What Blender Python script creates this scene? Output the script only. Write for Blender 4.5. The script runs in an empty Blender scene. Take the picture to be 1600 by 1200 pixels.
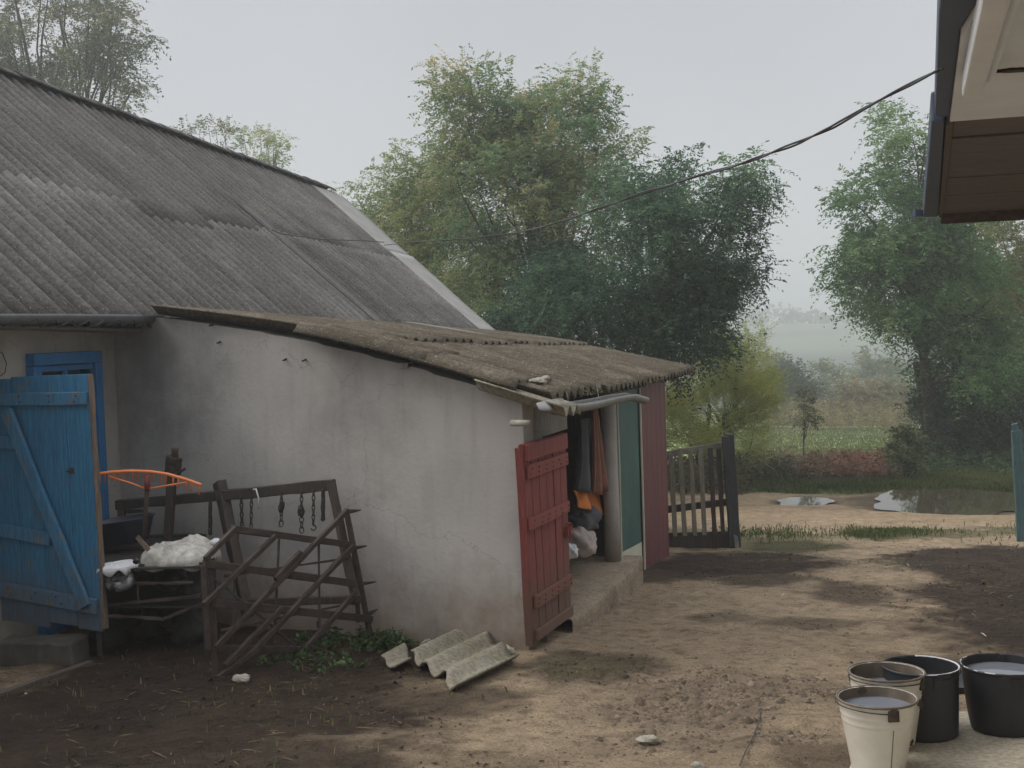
import bpy, math, random
import numpy as np
from mathutils import Vector, Matrix

S = bpy.context.scene
COL = S.collection
rad = math.radians
random.seed(7)

# ------------------------------------------------------------------ camera
F = 2000.0
KD = F / 1250.0
CAMZ = 2.2
PITCH = math.atan((600 - 509) / F)
ROLL = math.radians(1.8)
cd = bpy.data.cameras.new('camera')
cam = bpy.data.objects.new('camera', cd)
COL.objects.link(cam)
cd.sensor_width = 36.0
cd.lens = 36.0 * F / 1600.0
cd.clip_start = 0.05
cd.clip_end = 2000
cam.location = (0, 0, CAMZ)
cam.rotation_euler = (Matrix.Rotation(math.pi / 2 - PITCH, 3, 'X') @ Matrix.Rotation(-ROLL, 3, 'Z')).to_euler()
S.camera = cam

# ------------------------------------------------------------------ sky, sun, exposure
SUN_EL, SUN_AZ = 46, -78          # azimuth from +Y towards +X
w = bpy.data.worlds.new('World')
S.world = w
w.use_nodes = True
nt = w.node_tree
nt.nodes.clear()
out = nt.nodes.new('ShaderNodeOutputWorld')
bg = nt.nodes.new('ShaderNodeBackground')
sky = nt.nodes.new('ShaderNodeTexSky')
sky.sky_type = 'NISHITA'
sky.sun_disc = False
sky.sun_elevation = rad(SUN_EL)
sky.sun_rotation = rad(SUN_AZ)
sky.air_density = 1.0
sky.dust_density = 4.0
hs = nt.nodes.new('ShaderNodeHueSaturation')
hs.inputs['Saturation'].default_value = 0.25
mx = nt.nodes.new('ShaderNodeMix')
mx.data_type = 'RGBA'
mx.inputs['Factor'].default_value = 0.88
mx.inputs['B'].default_value = (4.7, 4.86, 5.1, 1)      # even cloud cover over the clear sky
nt.links.new(sky.outputs[0], hs.inputs['Color'])
nt.links.new(hs.outputs[0], mx.inputs['A'])
# thicker, brighter cloud towards the horizon
geo = nt.nodes.new('ShaderNodeTexCoord')
sxyz = nt.nodes.new('ShaderNodeSeparateXYZ')
nt.links.new(geo.outputs['Generated'], sxyz.inputs[0])
hzr = nt.nodes.new('ShaderNodeMapRange')
hzr.interpolation_type = 'SMOOTHSTEP'
hzr.inputs['From Min'].default_value = -0.02
hzr.inputs['From Max'].default_value = 0.3
hzr.inputs['To Min'].default_value = 1.22
hzr.inputs['To Max'].default_value = 1.0
nt.links.new(sxyz.outputs['Z'], hzr.inputs['Value'])
zen = nt.nodes.new('ShaderNodeMapRange')
zen.interpolation_type = 'SMOOTHSTEP'
zen.inputs['From Min'].default_value = 0.28
zen.inputs['From Max'].default_value = 1.0
zen.inputs['To Min'].default_value = 0.0
zen.inputs['To Max'].default_value = 1.5
nt.links.new(sxyz.outputs['Z'], zen.inputs['Value'])
zad = nt.nodes.new('ShaderNodeMath'); zad.operation = 'ADD'
nt.links.new(hzr.outputs[0], zad.inputs[0]); nt.links.new(zen.outputs[0], zad.inputs[1])
hm = nt.nodes.new('ShaderNodeVectorMath'); hm.operation = 'SCALE'
nt.links.new(mx.outputs['Result'], hm.inputs[0])
cln = nt.nodes.new('ShaderNodeTexNoise')
cln.inputs['Scale'].default_value = 2.2; cln.inputs['Detail'].default_value = 5
nt.links.new(geo.outputs['Generated'], cln.inputs['Vector'])
clm = nt.nodes.new('ShaderNodeMapRange')
clm.inputs['From Min'].default_value = .3; clm.inputs['From Max'].default_value = .7
clm.inputs['To Min'].default_value = .95; clm.inputs['To Max'].default_value = 1.05
nt.links.new(cln.outputs['Fac'], clm.inputs['Value'])
zml = nt.nodes.new('ShaderNodeMath'); zml.operation = 'MULTIPLY'
nt.links.new(zad.outputs[0], zml.inputs[0]); nt.links.new(clm.outputs[0], zml.inputs[1])
nt.links.new(zml.outputs[0], hm.inputs['Scale'])
nt.links.new(hm.outputs[0], bg.inputs['Color'])
bg.inputs['Strength'].default_value = 0.105
nt.links.new(bg.outputs[0], out.inputs[0])

sd = bpy.data.lights.new('sun', 'SUN')
sd.energy = 1.4
sd.angle = rad(25)
sd.color = (1.0, 0.96, 0.9)
sun = bpy.data.objects.new('sun', sd)
COL.objects.link(sun)
sdir = Vector((math.cos(rad(SUN_EL)) * math.sin(rad(SUN_AZ)), math.cos(rad(SUN_EL)) * math.cos(rad(SUN_AZ)), math.sin(rad(SUN_EL))))
sun.rotation_euler = sdir.to_track_quat('Z', 'Y').to_euler()
sun.location = (0, 0, 30)

S.view_settings.view_transform = 'Standard'
S.view_settings.look = 'None'
S.view_settings.exposure = 0.22
S.view_settings.gamma = 1.0
S.view_settings.use_curve_mapping = False
S.render.engine = 'CYCLES'
S.cycles.max_bounces = 8
S.cycles.diffuse_bounces = 3
S.cycles.glossy_bounces = 3
S.cycles.transparent_max_bounces = 12
S.cycles.volume_bounces = 3
S.cycles.use_denoising = True

# ------------------------------------------------------------------ measuring helpers
CAM = np.array([0, 0, CAMZ])
FWD = np.array([0, math.cos(PITCH), -math.sin(PITCH)])
UP0 = np.array([0, math.sin(PITCH), math.cos(PITCH)])
RGT = np.array([1.0, 0, 0])
CRT = RGT * math.cos(ROLL) - UP0 * math.sin(ROLL)
UPV = UP0 * math.cos(ROLL) + RGT * math.sin(ROLL)

def ray(px, py):
    return FWD + CRT * (px - 800) / F + UPV * (600 - py) / F

def on_plane(px, py, p0, n):
    r = ray(px, py)
    t = np.dot(np.asarray(p0) - CAM, n) / np.dot(r, n)
    return CAM + r * t

def at(px, py, depth):
    r = ray(px, py)
    return CAM + r * (depth * KD / r[1])

def on_z(px, py, z):
    return on_plane(px, py, (0, 0, z), np.array([0, 0, 1.0]))

TH = rad(16.5)
U = np.array([math.sin(TH), math.cos(TH), 0])          # along the yard, away from the camera
OUT = np.array([math.cos(TH), -math.sin(TH), 0])       # out of the shed front, into the yard
A = on_z(828, 1016, 0)                                 # foot of the shed corner

# ------------------------------------------------------------------ noise and terrain
def _h(ix, iy, seed):
    n = (ix.astype(np.int64) * 374761393 + iy.astype(np.int64) * 668265263 + seed * 2246822519) & 0xFFFFFFFF
    n = ((n ^ (n >> 13)) * 1274126177) & 0xFFFFFFFF
    n = n ^ (n >> 16)
    return (n & 0xFFFF) / 65535.0

def vnoise(x, y, seed=0):
    x = np.asarray(x, float); y = np.asarray(y, float)
    ix = np.floor(x); iy = np.floor(y)
    fx = x - ix; fy = y - iy
    fx = fx * fx * (3 - 2 * fx); fy = fy * fy * (3 - 2 * fy)
    a = _h(ix, iy, seed); b = _h(ix + 1, iy, seed); c = _h(ix, iy + 1, seed); d = _h(ix + 1, iy + 1, seed)
    return (a * (1 - fx) + b * fx) * (1 - fy) + (c * (1 - fx) + d * fx) * fy

def fbm(x, y, seed=0, oct=4):
    s = 0; amp = 0.5; tot = 0
    x = np.asarray(x, float); y = np.asarray(y, float)
    for k in range(oct):
        s = s + amp * vnoise(x, y, seed + k * 17)
        tot += amp; amp *= 0.5; x = x * 2.03; y = y * 2.03
    return s / tot

def sstep(a, b, x):
    t = np.clip((x - a) / (b - a), 0, 1)
    return t * t * (3 - 2 * t)

PA = [-40, -8, -3.4, -1.5, 0, 5.6, 7.5, 12.8, 17.6, 64, 100, 150, 230, 320, 400, 450, 500, 580]
PZ = [.9, .5, .24, .08, 0, -.37, -.6, -.97, -1.25, -3.9, -6.4, -9.0, -9.6, -5.6, -1.6, .3, -3, -9]

def base_z(x, y):
    a = (np.asarray(x) - A[0]) * U[0] + (np.asarray(y) - A[1]) * U[1]
    # smooth the polyline a little
    z = 0
    for o, wt in ((-1.0, .2), (-.5, .2), (0, .2), (.5, .2), (1.0, .2)):
        z = z + wt * np.interp(a + o * np.clip(np.abs(a) * .12, .25, 12), PA, PZ)
    return z

def ground_hit(px, py):
    r = ray(px, py)
    t = np.concatenate([np.linspace(1, 60, 6000), np.linspace(60, 540, 3500)])
    P = CAM + r[None, :] * t[:, None]
    d = P[:, 2] - base_z(P[:, 0], P[:, 1])
    k = int(np.argmax(d < 0)) if (d < 0).any() else len(t) - 1
    return P[k]

# road: a straight band across the bottom of the yard
rn0, rn1 = ground_hit(1160, 816), ground_hit(1590, 824)
rf0, rf1 = ground_hit(1160, 779), ground_hit(1590, 776)
RD = (rn1 - rn0)[:2]; RD = RD / np.linalg.norm(RD)
RN = np.array([-RD[1], RD[0]])
r_near = np.dot(rn0[:2], RN)
r_far = max(np.dot(rf0[:2], RN), np.dot(rf1[:2], RN))
def road_v(x, y):
    return np.asarray(x) * RN[0] + np.asarray(y) * RN[1]

# puddles: (centre, half length along the road, half width)
PUD = []
for (px0, px1, py0, py1) in ((1213, 1302, 779, 790), (1352, 1625, 771, 797)):
    c = ground_hit((px0 + px1) / 2, (py0 + py1) / 2)
    l = ground_hit(px0, (py0 + py1) / 2); r_ = ground_hit(px1, (py0 + py1) / 2)
    n_ = ground_hit((px0 + px1) / 2, py1); f_ = ground_hit((px0 + px1) / 2, py0)
    PUD.append((c, np.linalg.norm((r_ - l)[:2]) / 2, np.linalg.norm((f_ - n_)[:2]) / 2, float(base_z(c[0], c[1]))))

def puddle_r(x, y, p):
    c, L, Wd, z = p
    dx = np.asarray(x) - c[0]; dy = np.asarray(y) - c[1]
    a = (dx * RD[0] + dy * RD[1]) / L
    b = (dx * RN[0] + dy * RN[1]) / Wd
    return np.sqrt(a * a + b * b)

def Gz(x, y):
    x = np.asarray(x, float); y = np.asarray(y, float)
    z = base_z(x, y)
    far = sstep(32, 90, y)
    z = z + (fbm(x * 1.3, y * 1.3, 3, 4) - .5) * .07 * (1 - far) + (fbm(x * 6, y * 6, 5, 4) - .5) * .042 * (1 - sstep(13, 26, y))
    z = z + (fbm(x * .03, y * .03, 9, 3) - .5) * 2.4 * sstep(90, 170, y)
    for p in PUD:
        r = puddle_r(x, y, p)
        z = z + (p[3] - .035 - z) * (1 - sstep(1.0, 1.5, r))
    return z

def gp(px, py):
    p = ground_hit(px, py)
    return np.array([p[0], p[1], float(Gz(p[0], p[1]))])

# ------------------------------------------------------------------ materials
def lin(r, g, b):
    f = lambda c: c / 255 / 12.92 if c / 255 <= .04045 else ((c / 255 + .055) / 1.055) ** 2.4
    return (f(r), f(g), f(b), 1)

def new_mat(name):
    m = bpy.data.materials.new(name)
    m.use_nodes = True
    n = m.node_tree
    return m, n, n.nodes['Principled BSDF']

def ramp(n, stops):
    r = n.nodes.new('ShaderNodeValToRGB')
    e = r.color_ramp.elements
    while len(e) < len(stops):
        e.new(.5)
    for k, (p, c) in enumerate(stops):
        e[k].position = p
        e[k].color = c if len(c) == 4 else (*c, 1)
    return r

def noise(n, vec, scale, detail=5, rough=.6, dist=0):
    t = n.nodes.new('ShaderNodeTexNoise')
    t.inputs['Scale'].default_value = scale
    t.inputs['Detail'].default_value = detail
    t.inputs['Roughness'].default_value = rough
    t.inputs['Distortion'].default_value = dist
    n.links.new(vec, t.inputs['Vector'])
    return t

def mixc(n, fac, a, b, mode='MIX'):
    m = n.nodes.new('ShaderNodeMix')
    m.data_type = 'RGBA'
    m.blend_type = mode
    for key, v in (('Factor', fac), ('A', a), ('B', b)):
        if hasattr(v, 'links') or isinstance(v, bpy.types.NodeSocket):
            n.links.new(v, m.inputs[key])
        elif key == 'Factor':
            m.inputs[key].default_value = v
        else:
            m.inputs[key].default_value = v if len(v) == 4 else (*v, 1)
    return m.outputs['Result']

def coords(n, stretch=(1, 1, 1), rot=(0, 0, 0)):
    tc = n.nodes.new('ShaderNodeTexCoord')
    mp = n.nodes.new('ShaderNodeMapping')
    mp.inputs['Scale'].default_value = stretch
    mp.inputs['Rotation'].default_value = rot
    n.links.new(tc.outputs['Object'], mp.inputs['Vector'])
    return mp.outputs[0]

def bump(n, bs, height, strength=.4, dist=.01):
    b = n.nodes.new('ShaderNodeBump')
    b.inputs['Strength'].default_value = strength
    b.inputs['Distance'].default_value = dist
    n.links.new(height, b.inputs['Height'])
    n.links.new(b.outputs[0], bs.inputs['Normal'])

def surf(name, stops, scale=4, stretch=(1, 1, 1), rough=.85, metal=0, bstr=.4, bdist=.005, spots=None, fine=None, rot=(0, 0, 0)):
    """noise-ramped surface; spots = (colour, scale, threshold) for a second layer; fine = fine grain scale"""
    m, n, bs = new_mat(name)
    v = coords(n, stretch, rot)
    t = noise(n, v, scale, 7, .65, .2)
    col = ramp(n, stops)
    n.links.new(t.outputs['Fac'], col.inputs[0])
    c = col.outputs[0]
    fv = coords(n)
    if spots:
        t2 = noise(n, fv, spots[1], 6, .7)
        r2 = ramp(n, [(spots[2], (0, 0, 0)), (min(1, spots[2] + .12), (1, 1, 1))])
        n.links.new(t2.outputs['Fac'], r2.inputs[0])
        c = mixc(n, r2.outputs[0], c, spots[0])
    hgt = t.outputs['Fac']
    if fine:
        t3 = noise(n, v, fine, 3, .7)
        r3 = ramp(n, [(.3, (.6, .6, .6)), (.7, (1.25, 1.25, 1.25))])
        n.links.new(t3.outputs['Fac'], r3.inputs[0])
        c = mixc(n, 1.0, c, r3.outputs[0], 'MULTIPLY')
        hgt = t3.outputs['Fac']
    n.links.new(c, bs.inputs['Base Color'])
    bs.inputs['Roughness'].default_value = rough
    bs.inputs['Metallic'].default_value = metal
    bump(n, bs, hgt, bstr, bdist)
    return m

def leaf_mat(name, stops, trans=.3, rough=.55):
    m, n, bs = new_mat(name)
    at_ = n.nodes.new('ShaderNodeAttribute')
    at_.attribute_name = 'tint'
    r = ramp(n, stops)
    n.links.new(at_.outputs['Fac'], r.inputs[0])
    n.links.new(r.outputs[0], bs.inputs['Base Color'])
    bs.inputs['Roughness'].default_value = rough
    bs.inputs['Specular IOR Level'].default_value = .25
    tr = n.nodes.new('ShaderNodeBsdfTranslucent')
    n.links.new(r.outputs[0], tr.inputs['Color'])
    ms = n.nodes.new('ShaderNodeMixShader')
    ms.inputs[0].default_value = trans
    n.links.new(bs.outputs[0], ms.inputs[1])
    n.links.new(tr.outputs[0], ms.inputs[2])
    n.links.new(ms.outputs[0], n.nodes['Material Output'].inputs['Surface'])
    return m

MT = {}
# lime-washed wall: blotches, damp brown foot, painted corner shade, flakes
def wall_mat(name, base, foot=.55, corner_shade=None):
    m, n, bs = new_mat(name)
    v = coords(n)
    t = noise(n, v, 1.3, 8, .62, .3)
    r = ramp(n, [(.3, tuple(c * .72 for c in base)), (.5, base), (.72, tuple(min(1, c * 1.12) for c in base))])
    n.links.new(t.outputs['Fac'], r.inputs[0])
    vs = coords(n, (3.0, 3.0, .35))
    ts = noise(n, vs, 3.5, 5, .7)
    rs = ramp(n, [(.50, (1, 1, 1)), (.78, (.72, .70, .67))])
    n.links.new(ts.outputs['Fac'], rs.inputs[0])
    c = mixc(n, .55, r.outputs[0], rs.outputs[0], 'MULTIPLY')
    if corner_shade:  # shade around the inner corner, painted into the limewash colour with blotchy edges
        vs2 = n.nodes.new('ShaderNodeVectorMath'); vs2.operation = 'SUBTRACT'; vs2.inputs[1].default_value = corner_shade
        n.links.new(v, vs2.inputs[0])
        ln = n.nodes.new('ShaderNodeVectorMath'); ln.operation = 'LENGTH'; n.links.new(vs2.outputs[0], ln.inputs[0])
        tsh = noise(n, v, 2.2, 6, .6)
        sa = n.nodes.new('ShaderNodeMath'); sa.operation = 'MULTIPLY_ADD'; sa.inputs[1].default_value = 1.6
        n.links.new(tsh.outputs['Fac'], sa.inputs[0]); n.links.new(ln.outputs['Value'], sa.inputs[2])
        msh = n.nodes.new('ShaderNodeMapRange'); msh.interpolation_type = 'SMOOTHSTEP'
        msh.inputs['From Min'].default_value = .6; msh.inputs['From Max'].default_value = 1.95
        msh.inputs['To Min'].default_value = .72; msh.inputs['To Max'].default_value = 0
        n.links.new(sa.outputs[0], msh.inputs['Value'])
        c = mixc(n, msh.outputs[0], c, (.085, .08, .077))
    sep = n.nodes.new('ShaderNodeSeparateXYZ')
    n.links.new(v, sep.inputs[0])
    ad = n.nodes.new('ShaderNodeMath'); ad.operation = 'MULTIPLY_ADD'
    tn = noise(n, v, 2.6, 7, .7)
    n.links.new(tn.outputs['Fac'], ad.inputs[0]); ad.inputs[1].default_value = -.9
    n.links.new(sep.outputs['Z'], ad.inputs[2])
    rf = ramp(n, [(0, (1, 1, 1)), (.5, (0, 0, 0))])
    mr = n.nodes.new('ShaderNodeMapRange')
    mr.inputs['From Min'].default_value = -.5
    mr.inputs['From Max'].default_value = .75
    n.links.new(ad.outputs[0], mr.inputs['Value'])
    n.links.new(mr.outputs[0], rf.inputs[0])
    fm = n.nodes.new('ShaderNodeMath'); fm.operation = 'MULTIPLY'; fm.inputs[1].default_value = foot
    n.links.new(rf.outputs[0], fm.inputs[0])
    c = mixc(n, fm.outputs[0], c, (.16, .105, .062))
    tp = noise(n, v, 9, 6, .75)
    rp = ramp(n, [(.66, (0, 0, 0)), (.70, (1, 1, 1))])
    n.links.new(tp.outputs['Fac'], rp.inputs[0])
    fp = n.nodes.new('ShaderNodeMath'); fp.operation = 'MULTIPLY'; fp.inputs[1].default_value = .35
    n.links.new(rp.outputs[0], fp.inputs[0])
    c = mixc(n, fp.outputs[0], c, (.24, .2, .165))
    tf_ = noise(n, v, 4.2, 9, .72, .5)
    mz = n.nodes.new('ShaderNodeMapRange'); mz.inputs['From Min'].default_value = 0; mz.inputs['From Max'].default_value = 1.5
    mz.inputs['To Min'].default_value = .56; mz.inputs['To Max'].default_value = .70
    n.links.new(sep.outputs['Z'], mz.inputs['Value'])
    gt = n.nodes.new('ShaderNodeMath'); gt.operation = 'SUBTRACT'
    n.links.new(tf_.outputs['Fac'], gt.inputs[0]); n.links.new(mz.outputs[0], gt.inputs[1])
    gm_ = n.nodes.new('ShaderNodeMapRange'); gm_.inputs['From Max'].default_value = .025; gm_.inputs['To Max'].default_value = .6
    n.links.new(gt.outputs[0], gm_.inputs['Value'])
    c = mixc(n, gm_.outputs[0], c, (.27, .215, .16))
    vd = noise(n, v, 3, 4, .6)
    va = n.nodes.new('ShaderNodeVectorMath'); va.operation = 'MULTIPLY_ADD'; va.inputs[1].default_value = (.5, .5, .5)
    n.links.new(vd.outputs['Color'], va.inputs[0]); n.links.new(v, va.inputs[2])
    vo = n.nodes.new('ShaderNodeTexVoronoi'); vo.feature = 'DISTANCE_TO_EDGE'; vo.inputs['Scale'].default_value = .9
    n.links.new(va.outputs[0], vo.inputs['Vector'])
    cr1 = n.nodes.new('ShaderNodeMapRange'); cr1.inputs['From Max'].default_value = .006; cr1.inputs['To Min'].default_value = .5; cr1.inputs['To Max'].default_value = 0
    n.links.new(vo.outputs['Distance'], cr1.inputs['Value'])
    crm = n.nodes.new('ShaderNodeMath'); crm.operation = 'MULTIPLY'
    n.links.new(cr1.outputs[0], crm.inputs[0]); n.links.new(tn.outputs['Fac'], crm.inputs[1])
    c = mixc(n, crm.outputs[0], c, (.07, .062, .055))
    n.links.new(c, bs.inputs['Base Color'])
    bs.inputs['Roughness'].default_value = .95
    tb = noise(n, v, 26, 8, .7)
    bump(n, bs, tb.outputs['Fac'], .35, .01)
    return m

MT['wall'] = wall_mat('limewash', (.44, .415, .385), .85)
MT['wall_house'] = wall_mat('limewash_house', (.42, .40, .36), .5)
MT['wall_far'] = wall_mat('plaster_cream', (.55, .52, .46), .3)

def slate_mat(name, stops, speck, speck_amt, moss=None, moss_amt=.5, valley=None):
    m, n, bs = new_mat(name)
    v = coords(n)
    t = noise(n, v, 1.1, 6, .6, .4)
    r = ramp(n, stops)
    n.links.new(t.outputs['Fac'], r.inputs[0])
    c = r.outputs[0]
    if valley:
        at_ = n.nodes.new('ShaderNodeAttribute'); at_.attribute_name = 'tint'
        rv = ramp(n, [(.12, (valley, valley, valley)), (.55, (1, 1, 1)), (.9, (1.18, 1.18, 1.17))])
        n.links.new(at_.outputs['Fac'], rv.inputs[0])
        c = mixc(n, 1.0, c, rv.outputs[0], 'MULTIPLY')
        dt = n.nodes.new('ShaderNodeVectorMath'); dt.operation = 'DOT_PRODUCT'; dt.inputs[1].default_value = tuple(U)
        n.links.new(v, dt.inputs[0])
        sx = n.nodes.new('ShaderNodeSeparateXYZ'); n.links.new(v, sx.inputs[0])
        cb = n.nodes.new('ShaderNodeCombineXYZ')
        m1 = n.nodes.new('ShaderNodeMath'); m1.operation = 'MULTIPLY'; m1.inputs[1].default_value = 4.5
        n.links.new(dt.outputs['Value'], m1.inputs[0]); n.links.new(m1.outputs[0], cb.inputs[0])
        m2 = n.nodes.new('ShaderNodeMath'); m2.operation = 'MULTIPLY'; m2.inputs[1].default_value = .55
        n.links.new(sx.outputs['Z'], m2.inputs[0]); n.links.new(m2.outputs[0], cb.inputs[1])
        tst = noise(n, cb.outputs[0], 1.0, 6, .7)
        rst = ramp(n, [(.32, (.68, .67, .66)), (.5, (1, 1, 1)), (.7, (1.2, 1.2, 1.2))])
        n.links.new(tst.outputs['Fac'], rst.inputs[0])
        c = mixc(n, .9, c, rst.outputs[0], 'MULTIPLY')
        fl_ = n.nodes.new('ShaderNodeMath'); fl_.operation = 'SNAP'; fl_.inputs[1].default_value = 1.4
        n.links.new(dt.outputs['Value'], fl_.inputs[0])
        wn = n.nodes.new('ShaderNodeTexWhiteNoise'); wn.noise_dimensions = '1D'
        n.links.new(fl_.outputs[0], wn.inputs['W'])
        wr = ramp(n, [(0, (.80, .79, .77)), (1, (1.14, 1.14, 1.15))])
        n.links.new(wn.outputs['Value'], wr.inputs[0])
        c = mixc(n, 1.0, c, wr.outputs[0], 'MULTIPLY')
        tl = noise(n, v, 3.4, 8, .78)
        rl_ = ramp(n, [(.60, (0, 0, 0)), (.68, (.55, .55, .55))])
        n.links.new(tl.outputs['Fac'], rl_.inputs[0])
        c = mixc(n, rl_.outputs[0], c, (.23, .215, .175))
    t2 = noise(n, v, 34, 4, .8)
    r2 = ramp(n, [(.36, (.55, .54, .53)), (.52, (1, 1, 1)), (.68, (1.35, 1.35, 1.33))])
    n.links.new(t2.outputs['Fac'], r2.inputs[0])
    c = mixc(n, .9, c, r2.outputs[0], 'MULTIPLY')
    t3 = noise(n, v, 62, 2, .6)
    r3 = ramp(n, [(speck_amt, (0, 0, 0)), (speck_amt + .05, (1, 1, 1))])
    n.links.new(t3.outputs['Fac'], r3.inputs[0])
    c = mixc(n, r3.outputs[0], c, speck)
    if moss:
        t4 = noise(n, v, 5, 8, .75)
        r4 = ramp(n, [(moss_amt, (0, 0, 0)), (moss_amt + .14, (1, 1, 1))])
        n.links.new(t4.outputs['Fac'], r4.inputs[0])
        c = mixc(n, r4.outputs[0], c, moss)
    n.links.new(c, bs.inputs['Base Color'])
    bs.inputs['Roughness'].default_value = .95
    bs.inputs['Specular IOR Level'].default_value = .2
    bump(n, bs, t2.outputs['Fac'], .8, .012)
    return m

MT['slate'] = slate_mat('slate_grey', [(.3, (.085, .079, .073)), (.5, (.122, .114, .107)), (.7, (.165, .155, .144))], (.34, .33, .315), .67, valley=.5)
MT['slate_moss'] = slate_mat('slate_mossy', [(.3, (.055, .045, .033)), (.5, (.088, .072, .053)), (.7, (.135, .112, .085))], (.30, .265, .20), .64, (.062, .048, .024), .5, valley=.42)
MT['slate_loose'] = slate_mat('slate_weathered', [(.3, (.17, .155, .11)), (.5, (.26, .235, .18)), (.7, (.35, .32, .26))], (.4, .38, .3), .68, (.15, .13, .05), .56)
MT['slate_new'] = surf('flat_cement_sheet', [(.35, (.25, .245, .23)), (.65, (.33, .32, .30))], 3, rough=.9, bstr=.1)
MT['slate_strip'] = surf('dark_cement_strip', [(.35, (.085, .08, .077)), (.65, (.12, .115, .11))], 5, rough=.9, bstr=.1)
MT['slate_strip2'] = surf('pale_cement_strip', [(.35, (.13, .125, .108)), (.65, (.21, .20, .18))], 6, rough=.9, bstr=.2)
MT['ridge'] = surf('ridge_tile', [(.35, (.08, .077, .074)), (.65, (.135, .13, .124))], 9, rough=.9, bstr=.4)

def wood(name, a, b, bare=None, bare_amt=.62, axis=(14, 14, .8), rough=.75, mud=None):
    m = wood_base(name, a, b, bare, bare_amt, axis, rough)
    if mud is not None:
        n = m.node_tree; bs = n.nodes['Principled BSDF']
        src = bs.inputs['Base Color'].links[0].from_socket
        v = coords(n); sp = n.nodes.new('ShaderNodeSeparateXYZ'); n.links.new(v, sp.inputs[0])
        t = noise(n, v, 5, 7, .7)
        a1 = n.nodes.new('ShaderNodeMath'); a1.operation = 'MULTIPLY_ADD'; a1.inputs[1].default_value = -.8
        n.links.new(t.outputs['Fac'], a1.inputs[0]); n.links.new(sp.outputs['Z'], a1.inputs[2])
        mr = n.nodes.new('ShaderNodeMapRange'); mr.interpolation_type = 'SMOOTHSTEP'
        mr.inputs['From Min'].default_value = mud - .55; mr.inputs['From Max'].default_value = mud + .15
        mr.inputs['To Min'].default_value = .75; mr.inputs['To Max'].default_value = 0
        n.links.new(a1.outputs[0], mr.inputs['Value'])
        n.links.new(mixc(n, mr.outputs[0], src, (.10, .075, .052)), bs.inputs['Base Color'])
    return m
def wood_base(name, a, b, bare=None, bare_amt=.62, axis=(14, 14, .8), rough=.75):
    return surf(name, [(.3, a), (.7, b)], 3.0, axis, rough, 0, .5, .004, spots=(bare, 7, bare_amt) if bare else None, fine=11)
MT['blue'] = wood('blue_paint_wood', (.02, .135, .255), (.04, .21, .39), (.12, .15, .17), .57, mud=.3)
MT['blue_brace'] = wood('blue_paint_brace', (.035, .15, .27), (.06, .215, .375), (.17, .16, .15), .52, mud=.3)
MT['blue_frame'] = wood('blue_frame_paint', (.03, .16, .36), (.04, .2, .44), (.15, .15, .16), .74)
MT['bare_edge'] = wood('bare_wood_edge', (.12, .085, .06), (.23, .17, .125))
MT['red'] = wood('red_paint_wood', (.155, .03, .026), (.26, .054, .045), (.13, .075, .06), .61, mud=.22)
MT['red_brace'] = wood('red_paint_brace', (.18, .038, .032), (.285, .064, .053), (.14, .085, .07), .63, mud=.22)
MT['maroon'] = surf('maroon_sheet', [(.3, (.085, .011, .016)), (.7, (.125, .017, .024))], 2, (1, 1, .3), .55, 0, .1)
MT['green'] = surf('green_panel', [(.35, (.010, .05, .044)), (.65, (.024, .092, .08))], 2.2, (1, 1, .8), .6, 0, .1, spots=((.045, .14, .12), 1.6, .58))
MT['cream'] = surf('cream_sheet', [(.35, (.42, .40, .31)), (.65, (.52, .5, .40))], 4, rough=.8, bstr=.1)
MT['grey_render'] = wall_mat('grey_render', (.36, .345, .32), .5)
MT['board_grey'] = wood('grey_board', (.19, .175, .155), (.29, .27, .245))
MT['wood_dark'] = wood('weathered_dark_wood', (.034, .025, .021), (.075, .056, .046))
MT['wood_grey'] = wood('weathered_grey_wood', (.15, .13, .10), (.27, .235, .185))
MT['wood_black'] = wood('tarred_wood', (.022, .026, .025), (.045, .05, .048))
MT['wood_teal'] = wood('teal_worn_wood', (.035, .085, .09), (.07, .14, .145), (.16, .17, .16), .6)
MT['wood_plank'] = wood('plank_brown', (.07, .055, .042), (.12, .095, .075))
MT['rust'] = surf('rusty_iron', [(.3, (.026, .018, .015)), (.7, (.068, .046, .037))], 16, rough=.85, bstr=.5)
MT['rust_dark'] = surf('dark_iron', [(.3, (.016, .014, .013)), (.7, (.05, .042, .038))], 14, rough=.7, bstr=.4)
MT['zinc'] = surf('zinc_sheet', [(.3, (.17, .165, .158)), (.7, (.28, .275, .262))], 7, rough=.5, metal=.35, bstr=.1, spots=((.16, .13, .10), 6, .62))
MT['gutter'] = surf('gutter_grey', [(.3, (.12, .125, .125)), (.7, (.185, .19, .19))], 6, (1, 1, .4), rough=.45, metal=.3, bstr=.05)
MT['fascia'] = surf('fascia_blue_grey', [(.3, (.052, .068, .105)), (.7, (.075, .095, .14))], 4, rough=.6, bstr=.08)
MT['soffit_white'] = surf('soffit_white', [(.3, (.62, .635, .65)), (.7, (.76, .775, .79))], 2.4, rough=.9, bstr=.25, spots=((.42, .39, .34), 3.2, .62))
MT['soffit_wood'] = surf('soffit_boards', [(.3, (.065, .047, .046)), (.7, (.14, .103, .10))], 3, (2.2, 13, 13), .6, 0, .4, .004, fine=9, rot=(0, 0, 0))
MT['orange'] = surf('orange_plastic', [(.3, (.62, .16, .045)), (.7, (.80, .25, .085))], 8, rough=.45, bstr=.05)
MT['navy'] = surf('navy_plastic', [(.3, (.018, .021, .032)), (.7, (.032, .036, .052))], 4, rough=.38, bstr=.05)
MT['black'] = surf('black_rubber', [(.3, (.012, .013, .017)), (.7, (.022, .024, .03))], 5, rough=.5, bstr=.1, spots=((.05, .045, .04), 9, .7))
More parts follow.
